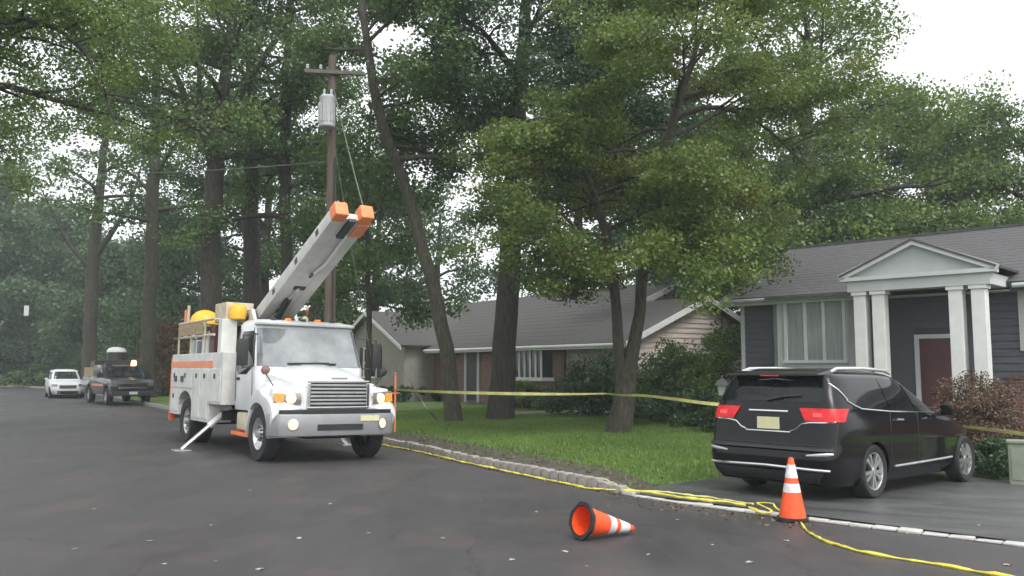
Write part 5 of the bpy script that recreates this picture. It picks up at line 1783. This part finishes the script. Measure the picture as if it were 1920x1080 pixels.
# ------------------------------------------------------------------ grass blades on the near lawn, leaf litter on the verge
rng = np.random.default_rng(5)
pts = []
n_try = 150000
ls_ = LDK - 1 + rng.random(n_try) ** 1.25 * 20.0
ss_ = 0.5 + rng.random(n_try) ** 0.9 * 9.5
kx, ky = np.interp(ls_, KLEN, KPATH[:, 0]), np.interp(ls_, KLEN, KPATH[:, 1])
dx = np.interp(ls_ + .3, KLEN, KPATH[:, 0]) - np.interp(ls_ - .3, KLEN, KPATH[:, 0])
dy = np.interp(ls_ + .3, KLEN, KPATH[:, 1]) - np.interp(ls_ - .3, KLEN, KPATH[:, 1])
qn = np.hypot(dx, dy)
gx, gy_ = kx + dy / qn * ss_, ky - dx / qn * ss_
du = (gx - DK[0]) * DU[0] + (gy_ - DK[1]) * DU[1]
keep = (du < -0.25) & ((ss_ > 1.05) | (rng.random(n_try) < 0.22 + 0.3 * np.sin(ls_ * 2.1) ** 2 * (ss_ - .5)))
gx, gy_, ss_ = gx[keep], gy_[keep], ss_[keep]
gzv = 0.045 + 0.008 * np.minimum(ss_, 10) + 0.02 * np.sin(gx * .9) * np.cos(gy_ * .7)
sk = np.clip(ss_ / .8, 0, 1)
gzv = -0.01 + (gzv + .01) * (sk * sk * (3 - 2 * sk))
du, dv = (gx - DK[0]) * DU[0] + (gy_ - DK[1]) * DU[1], (gx - DK[0]) * DV[0] + (gy_ - DK[1]) * DV[1]
k1 = np.clip((du + 1.3) / 1.15, 0, 1)
k1 = k1 * k1 * (3 - 2 * k1)
k2 = np.clip((dv - 6.8) / 3, 0, 1)
k1 = k1 * (1 - k2 * k2 * (3 - 2 * k2))
gzv = gzv * (1 - k1) + (-0.10 - .016 * np.maximum(dv, 0)) * k1
n = len(gx)
h = rng.uniform(.035, .085, n)
a = rng.uniform(0, 2 * np.pi, n)
wd = rng.uniform(.006, .012, n)
v = np.empty((n, 3, 3))
v[:, 0] = np.stack([gx - np.cos(a) * wd, gy_ - np.sin(a) * wd, gzv - .004], 1)
v[:, 1] = np.stack([gx + np.cos(a) * wd, gy_ + np.sin(a) * wd, gzv - .004], 1)
v[:, 2] = np.stack([gx + rng.normal(size=n) * .025, gy_ + rng.normal(size=n) * .025, gzv + h], 1)
patch = .5 + .25 * np.sin(gx * 1.7 + np.sin(gy_ * 1.1) * 2) + .25 * np.sin(gx * .6 - gy_ * .9)
tint = np.repeat(np.clip(.6 * patch + .5 * rng.random(n) - .05, 0, 1), 3)
tag(link('grass', np_mesh('grass', v.reshape(-1, 3), np.arange(n * 3).reshape(-1, 3), tint), 'blade'), 'short green grass covering the lawn', 'grass', kind='stuff')

# twigs and leaf litter
m = 900
ls_ = LDK - 3.0 + rng.random(m) * 17.5
on_drive = ls_ < LDK
ss_ = np.where(on_drive, -0.25 + rng.normal(size=m) * .22, rng.choice([0.0, 1.0], m, p=[.3, .7]) * (rng.normal(size=m) * .3 + .75) + -.12)
C = []
for l_, s_ in zip(ls_, ss_):
    p, a_, r_ = kpos(l_)
    x, y = p[0] + r_[0] * s_, p[1] + r_[1] * s_
    if abs(s_ - .06) < .11:
        continue
    sdd = s_
    z = road_z(sdd) if sdd < 0 else (lawn_z(x, y, sdd) + .02 if l_ > LDK else -0.07)
    C.append((x, y, z + .008))
C = np.array(C)
vv, qq, tt_ = leaves_np(rng, C, np.full(len(C), .02), np.full(len(C), 1), .06, .2, up=1.8)
tag(link('leaf_litter', np_mesh('leaf_litter', vv, qq, tt_), 'litter'), 'dry leaf litter strewn along the kerb and verge', 'leaf litter', kind='stuff')

# ------------------------------------------------------------------ utility pole and wires
PX, PD = -5.12, 24.0
pz = gz(PX, PD)
UP = thing('utility_pole', 'brown wooden utility pole with grey transformer rising behind the truck boom', 'utility pole', (PX, PD, pz))
MB().tube([(0, 0, -.2), (-.02, 0, 5), (-.08, 0, at(618, 105, 24).z - pz)], [.17, .15, .115], 14).build('pole', 'pole_wood', UP, smooth=True)
ca = at(620, 140, 23.9).z - pz
MB().box(-.85, .85, -.19, -.08, ca, ca + .11, Matrix.Rotation(R(8), 4, 'Z')).build('crossarm', 'crossarm_grey', UP, bevel=.01)
for x in (-.75, -.38, .38, .75):
    MB().lathe([(.03, 0), (.055, .03), (.035, .07), (.05, .10), (.03, .14), (.001, .15)], 12, Matrix.Translation((x * math.cos(R(8)), -.135 + x * math.sin(R(8)), ca + .121))).build('insulator', 'sign_grey', UP, smooth=True)
for s in (-1, 1):
    MB().tube([(s * .5, -.13 + s * .07, ca + .02), (-.08, -.12, ca - .6)], .018, 6).build('brace', 'dark_steel', UP)
tz = at(615, 211, 23.6).z - pz
tr = MB().lathe([(.001, -.45), (.20, -.45), (.225, -.42), (.225, .36), (.235, .38), (.235, .42), (.18, .47), (.001, .49)], 24, Matrix.Translation((-.10, -.44, tz))).build('transformer', 'transformer_grey', UP, smooth=True)
for s in (-1, 1):
    MB().lathe([(.035, 0), (.05, .04), (.03, .08), (.045, .12), (.02, .2), (.001, .21)], 10, Matrix.Translation((-.10 + s * .1, -.44, tz + .47))).build('bushing', 'sign_grey', tr, smooth=True)
for k in range(6):
    a = -math.pi / 2 + (k - 2.5) * .42
    MB().box(-.012, .012, 0, .05, -.30, .22, Matrix.Translation((-.10, -.44, tz)) @ Matrix.Rotation(a + math.pi / 2 + math.pi, 4, 'Z') @ Matrix.Translation((0, .215, 0))).build('cooling_fin', 'transformer_grey', tr)
MB().box(-.16, 0.0, -.24, -.13, tz - .25, tz + .25).build('bracket', 'dark_steel', UP)
MB().tube([(.08, -.16, 7.6), (.085, -.17, 5.0), (.12, -.18, .2)], .02, 6).build('ground_wire', 'wire', UP)
# sagging wires
def wire(name, label, a, b, sag, r, m='wire', n=24, group=None, cat='wire'):
    a, b = Vector(a), Vector(b)
    pts = []
    for i in range(n + 1):
        t = i / n
        p = a.lerp(b, t)
        p.z -= sag * 4 * t * (1 - t)
        pts.append(p)
    o = MB().tube(pts, r, 5).build(name, m)
    return tag(o, label, cat, group)


wire('service_wire', 'thin pale wire running level from the utility pole to the left', (PX - .15, PD, 7.55), (-22, 26, 7.9), .35, .011, 'rope')
for i, x in enumerate((-.75, .75)):
    wire('power_line', ('outer power line leaving the crossarm towards the far street end' if i == 0 else 'inner power line leaving the crossarm towards the far street end'),
         (PX + x, PD - .1 + x * .14, ca + pz + .26), (PX - 22 + x, PD + 36, ca + pz + .1), .7, .011)
# ropes hanging beside the pole
wire('hanging_rope', 'pale rope slanting from the pole top to the right boom tip', (PX + .02, PD - .14, at(628, 170, 23.8).z), TR.matrix_basis @ (MBm @ Vector((L + .14, .25, .13))), .05, .009, 'rope', cat='rope')
wire('hanging_rope', 'long thin rope slanting from the pole down to the lawn, right of the pole', (PX + .08, PD - .15, at(632, 280, 23.8).z), (-3.7, 25.0, gz(-3.7, 25.0) + .01), .25, .008, 'rope', cat='rope')

# ------------------------------------------------------------------ traffic cones
def cone_parts(root, M=Matrix.Identity(4)):
    H_, rb, rt = .705, .146, .028
    bz = .035

    def rad(z):
        return rb + (rt - rb) * (z - bz) / (H_ - bz)
    b = MB()
    w, wi, n = .183, .146, 32
    # square base plate with a round hole
    vo, vi = [], []
    for k in range(n):
        a = 2 * math.pi * k / n
        c, s = math.cos(a), math.sin(a)
        q = max(abs(c), abs(s))
        q = max(q, (abs(c) + abs(s)) / 1.34)
        vo.append((w * c / q, w * s / q))
        vi.append((wi * c, wi * s))
    vs_, fs = [], []
    for z, ring in ((0, vo), (bz, vo), (bz, vi), (0, vi)):
        vs_ += [(x, y, z) for x, y in ring]
    for j in range(4):
        jn = (j + 1) % 4
        fs += [(j * n + k, j * n + (k + 1) % n, jn * n + (k + 1) % n, jn * n + k) for k in range(n)]
    b.add([M @ Vector(v) for v in vs_], fs).build('base', 'rubber', root)
    zs = [bz + .002, .06, .36]
    prof = [(rad(bz) + .004, bz + .001), (rad(bz), bz + .03), (rad(.62), .62), (rad(.69), .69), (rt * .7, H_), (rt * .5, H_),
            (rad(.66) - .008, .66), (rad(bz) - .008, bz + .02), (rad(bz) - .006, .004)]
    MB().lathe(prof, 32, M).build('cone_body', 'orange_cone', root, smooth=True)
    for z0, z1 in ((.315, .415), (.475, .625)):
        MB().lathe([(rad(z0) + .001, z0), (rad(z0) + .004, z0 + .002), (rad(z1) + .004, z1 - .002), (rad(z1) + .001, z1)], 32, M).build('reflective_band', 'reflective_white', root, smooth=True)


cp = at(1487, 971, 9.75)
czz = -0.085
C1 = thing('traffic_cone', 'upright orange traffic cone with two white bands behind the minivan', 'traffic cone', (cp.x * 1.022, 9.98, czz), R(25), 'orange traffic cones')
cone_parts(C1)
# fallen cone: hollow base towards the left of the picture
fp = at(1090, 1000, 8.55)
C2 = thing('traffic_cone', 'orange traffic cone lying on its side on the road, open base showing', 'traffic cone', (fp.x, 8.6, 0.0), 0, 'orange traffic cones')
tilt = math.atan2(.185 - .028, .705)
ax_az = R(34)           # the tip points to the right and towards the camera
M = Matrix.Rotation(ax_az, 4, 'Z') @ Matrix.Translation((0, 0, .186)) @ Matrix.Rotation(math.pi / 2 + tilt * .95, 4, 'Y') @ Matrix.Rotation(R(0), 4, 'Z')
cone_parts(C2, M)
C2.location.z = road_z(side(fp.x, 8.6)) + .002

# ------------------------------------------------------------------ barrier tape
def ribbon(name, label, pts, w, m, twist=0.0, seed=1, cat='barrier tape', flat=False, step=.09, group=None):
    """thin twisted tape along 3-D points"""
    P = [np.array(p, float) for p in pts]
    P = [2 * P[0] - P[1]] + P + [2 * P[-1] - P[-2]]
    out = []
    for i in range(1, len(P) - 2):
        p0, p1, p2, p3 = P[i - 1:i + 3]
        n = max(2, int(np.linalg.norm(p2 - p1) / step))
        for k in range(n):
            t = k / n
            out.append(.5 * (2 * p1 + (p2 - p0) * t + (2 * p0 - 5 * p1 + 4 * p2 - p3) * t * t + (3 * p1 - p0 - 3 * p2 + p3) * t ** 3))
    out.append(P[-2])
    out = np.array(out)
    rng = random.Random(seed)
    mb = MB()
    vs_, fs = [], []
    ang = rng.uniform(0, 1)
    for i, p in enumerate(out):
        t = out[min(i + 1, len(out) - 1)] - out[max(i - 1, 0)]
        t = Vector(t).normalized()
        sd = t.cross(Vector((0, 0, 1))).normalized()
        upv = sd.cross(t)
        ang += twist * rng.uniform(.3, 1.7)
        wv = (sd * math.cos(ang) + upv * math.sin(ang)) if not flat else (sd * math.cos(.35 * math.sin(ang)) + upv * math.sin(.35 * math.sin(ang)))
        nv = t.cross(wv).normalized()
        c = Vector(p)
        if flat:
            c.z += .5 * w * abs(math.sin(.35 * math.sin(ang)))
        vs_ += [c + wv * w / 2 + nv * .0012, c - wv * w / 2 + nv * .0012, c - wv * w / 2 - nv * .0012, c + wv * w / 2 - nv * .0012]
    for i in range(len(out) - 1):
        a, b = i * 4, (i + 1) * 4
        for k in range(4):
            fs.append((a + k, a + (k + 1) % 4, b + (k + 1) % 4, b + k))
    mb.add(vs_, fs)
    return tag(mb.build(name, m), label, cat, group)


def cord(name, label, pts, r, m, seed=1, step=.05, cat='barrier tape'):
    """tape crumpled into an irregular cord"""
    P = [np.array(p, float) for p in pts]
    P = [2 * P[0] - P[1]] + P + [2 * P[-1] - P[-2]]
    out = []
    for i in range(1, len(P) - 2):
        p0, p1, p2, p3 = P[i - 1:i + 3]
        n = max(2, int(np.linalg.norm(p2 - p1) / step))
        for k in range(n):
            t = k / n
            out.append(.5 * (2 * p1 + (p2 - p0) * t + (2 * p0 - 5 * p1 + 4 * p2 - p3) * t * t + (3 * p1 - p0 - 3 * p2 + p3) * t ** 3))
    out = np.array(out)
    rg = np.random.default_rng(seed)
    out[:, :2] += np.convolve(rg.normal(size=len(out) + 4), np.ones(5) / 5, 'valid')[:, None] * .012
    out[:, 2] += np.abs(np.convolve(rg.normal(size=len(out) + 4), np.ones(5) / 5, 'valid')) * .012
    rad = r * (1 + .55 * np.convolve(rg.normal(size=len(out) + 2), np.ones(3) / 3, 'valid'))
    rad = np.clip(rad, r * .5, r * 1.8)
    mb = MB().tube([tuple(p) for p in out], [float(q) for q in rad], 6)
    return tag(mb.build(name, m), label, cat)


def gpt(px, py, dz=.012):
    """point on the ground seen at pixel"""
    p0, z = None, 0.0
    d_ = 10.0
    for _ in range(12):
        k = (math.sin(PITCH) + (540 - py) / F * math.cos(PITCH)) / (math.cos(PITCH) - (540 - py) / F * math.sin(PITCH))
        d_ = (CAMH - z) / -k
        x = at(px, py, d_).x
        z = gz(x, d_)
    return (x, d_, z + dz)


rr = random.Random(3)


def off_kerb(p):
    x, y, z = p
    s = side(x, y)
    if s > -0.10 and y > DK[1] + .3:
        i = int(((KPATH - np.array((x, y))) ** 2).sum(1).argmin())
        q, a, r = kpos(KLEN[i])
        x, y = q[0] - r[0] * .11, q[1] - r[1] * .11
        z = road_z(-.11) + .02
    return (x, y, z)


front = [gpt(735, 829), gpt(800, 848), gpt(862, 868), gpt(930, 883), gpt(1010, 897), gpt(1075, 909), gpt(1130, 917), gpt(1200, 926), gpt(1270, 936), gpt(1340, 945), gpt(1405, 953)]
cord('ground_tape', 'yellow tape lying along the foot of the stone kerb', [off_kerb((x, y, z + .02)) for x, y, z in front], .0145, 'tape_yellow', 2)
cord('ground_tape', 'second paler tape strand beside the driveway stones left of the upright cone', [gpt(1130, 908, .07), gpt(1180, 921, .03), gpt(1260, 929, .03), gpt(1340, 939, .03), gpt(1420, 950, .02)], .012, 'tape_pale', 5)
knot = [gpt(1405, 953), gpt(1432, 962, .03), gpt(1448, 966, .05), gpt(1428, 956, .05), gpt(1422, 950, .05), gpt(1450, 955, .06), gpt(1455, 964, .04), gpt(1480, 972, .03), gpt(1500, 980), gpt(1508, 992), gpt(1520, 1003), gpt(1548, 1017), gpt(1590, 1030), gpt(1640, 1042), gpt(1700, 1052), gpt(1760, 1061), gpt(1850, 1078), gpt(1930, 1092)]
cord('ground_tape', 'yellow tape knotted at the upright cone and curling over the road to the right', knot, .0135, 'tape_yellow', 7)
# tape strung at waist height
st = at(741, 735, 21.5)
sz = gz(st.x, 21.5)
SK = thing('marker_stake', 'orange marker stake on the lawn right of the truck headlight, holding the tape', 'stake', (st.x, 21.5, sz))
MB().tube([(0, 0, -.1), (0, 0, at(741, 703, 21.5).z - sz)], .028, 8).build('post', 'orange_faded', SK)
MB().tube([(-.12, 0, .96), (.12, 0, .97)], .02, 6).build('cross_piece', 'orange_faded', SK)
MB().lathe([(.03, 1.43), (.04, 1.46), (.001, 1.48)], 10).build('cap', 'orange_faded', SK)
dT = 20.7
tt1 = [at(738, 731, 21.45), at(830, 735, 21.5), at(950, 738, 21.3), at(1060, 739, 21.0), at(1140, 738, dT - .05)]
ribbon('barrier_tape', 'yellow barrier tape strung from the stake to the forked tree', tt1, .075, 'tape_pale', .04, 11)
tt2 = [at(1136, 738, dT - .08), at(1165, 741, dT - .12), at(1210, 742, dT - .05), at(1270, 749, 19.9), at(1345, 758, 18.8), at(1500, 775, 16.9), at(1700, 797, 15.0)]
tt2 = [at(1136, 738, dT - .08), at(1165, 741, dT - .16), at(1210, 742, dT - .05), at(1270, 749, 20.2), at(1345, 758, 19.6), at(1500, 768, 18.6), at(1660, 782, 17.4), at(1815, 801, 15.6), at(1930, 815, 14.6)]
ribbon('barrier_tape', 'yellow barrier tape running from the forked tree behind the minivan to the right edge', tt2, .075, 'tape_pale', .04, 12)
ribbon('barrier_tape', 'loose pale tape end slanting from the stake down onto the lawn', [at(757, 700, 21.4), at(778, 730, 21.0), at(800, 765, 20.4), gpt(832, 803, .02)], .045, 'rope', .12, 13)

# ------------------------------------------------------------------ post lantern, pedestal box, street furniture far away
lx = at(1354, 720, 20.0).x
lz = gz(lx, 20.0)
LN = thing('post_lantern', 'dark green post lantern left of the minivan tail lamp', 'lantern', (lx, 20.0, lz), R(20))
MB().tube([(0, 0, -.1), (0, 0, .88)], [.05, .04], 10).build('post', 'lantern_metal', LN, smooth=True)
MB().lathe([(.05, .86), (.11, .90), (.11, .93)], 4).build('cage_floor', 'lantern_metal', LN)
MB().lathe([(.10, .93), (.13, 1.15), (.001, 1.16)], 4).build('glass', 'lantern_glass', LN)
for k in range(4):
    a = k * math.pi / 2
    MB().tube([(.105 * math.cos(a), .105 * math.sin(a), .92), (.137 * math.cos(a), .137 * math.sin(a), 1.16)], .01, 5).build('cage_bar', 'lantern_metal', LN)
MB().lathe([(.20, 1.15), (.19, 1.18), (.10, 1.28), (.03, 1.32), (.03, 1.36), (.001, 1.39)], 4).build('cap', 'lantern_metal', LN)

bxp = at(1912, 850, 13.6)
PB = thing('utility_box', 'pale green low box on the planting at the right edge', 'utility box', (bxp.x, 13.6, drive_z(6.6) - .02), R(-30))
MB().box(-.16, .16, -.14, .14, -.05, .66).build('cabinet', 'pedestal_green', PB, bevel=.02)
MB().box(-.18, .18, -.16, .16, .66, .71).build('lid', 'pedestal_green', PB, bevel=.015)
MB().box(-.12, .12, -.152, -.142, .1, .58).build('door_panel', 'pedestal_green', PB, bevel=.004)

SL = thing('street_light', 'small grey street light arm far off at the left edge', 'street light', (-45.5, 70.0, -.1))
MB().tube([(-3.4, 0, 0), (-3.4, 0, 5.8)], [.11, .08], 10).build('pole', 'sign_grey', SL)
MB().tube([(-3.4, 0, 5.7), (-1.8, 0, 6.0), (0, 0, 5.62)], [.05, .045, .04], 8).build('arm', 'sign_grey', SL)
MB().box(-.35, .25, -.14, .14, 5.48, 5.62).build('lamp_head', 'sign_grey', SL, bevel=.03)
sp_ = at(50, 583, 72.0)
SG = thing('street_sign', 'small pale rectangular sign on a thin post at the far left', 'sign', (sp_.x, 72.0, -.1))
MB().tube([(0, 0, 0), (0, 0, sp_.z + .6)], .035, 8).build('post', 'post_dark', SG)
MB().box(-.20, .20, -.06, -.02, sp_.z - .3, sp_.z + .55).build('sign_plate', 'plate_pale', SG, bevel=.01)

# fallen leaves scattered on the road
spots = [(55, 880), (178, 955), (280, 1015), (405, 1052), (488, 1068), (308, 1058), (140, 1030), (690, 905), (620, 945), (690, 1000), (808, 905), (900, 940), (1005, 960), (1140, 948), (1190, 905), (1270, 975),
         (1335, 1022), (1405, 1055), (1475, 1015), (1215, 1040), (1100, 1062), (960, 1050), (830, 1010), (1835, 985), (1890, 1060), (1700, 1000), (1760, 945), (560, 1010), (470, 920), (395, 985), (240, 900), (1060, 1035)]
lm = []
for k in range(4):
    r_ = random.Random(90 + k)
    n = 9
    prof = []
    for i in range(n):
        a = 2 * math.pi * i / n
        q = (.045 if i % 2 == 0 else .030) * r_.uniform(.8, 1.25)
        prof.append((q * 1.35 * math.cos(a), q * math.sin(a), .006 + r_.uniform(0, .014)))
    me = MB().add(prof + [(0, 0, .016)] + [(x, y, z - .003) for x, y, z in prof] + [(0, 0, .012)],
                  [(i, (i + 1) % n, n) for i in range(n)] + [(n + 1 + (i + 1) % n, n + 1 + i, 2 * n + 1) for i in range(n)]).mesh('fallen_leaf')
    me.materials.append(MATS['fallen_leaf'])
    lm.append(me)
for i, (px, py) in enumerate(spots):
    x, y, z = gpt(px, py, 0)
    o = bpy.data.objects.new('fallen_leaf', lm[i % 4])
    COL.objects.link(o)
    o.location = (x, y, z)
    o.rotation_euler = (0, 0, i * 1.7)
    s_ = .32 + .38 * ((i * 37) % 10) / 10
    o.scale = (s_, s_, s_)
    tag(o, 'small pale fallen leaf lying on the dark asphalt', 'leaf', 'fallen leaves on the asphalt')

# ------------------------------------------------------------------ damp air that pales the far trees
hz = bpy.data.materials.new('haze')
hz.use_nodes = True
hn = hz.node_tree
hn.nodes.clear()
ho = hn.nodes.new('ShaderNodeOutputMaterial')
pv = hn.nodes.new('ShaderNodeVolumePrincipled')
pv.inputs['Color'].default_value = (0.86, 0.93, 0.95, 1)
pv.inputs['Density'].default_value = 0.0011
hn.links.new(pv.outputs[0], ho.inputs['Volume'])
MATS['haze'] = hz
hb = MB().box(-170, 170, -40, 190, -1.2, 32).build('haze', 'haze')
tag(hb, kind='stuff')
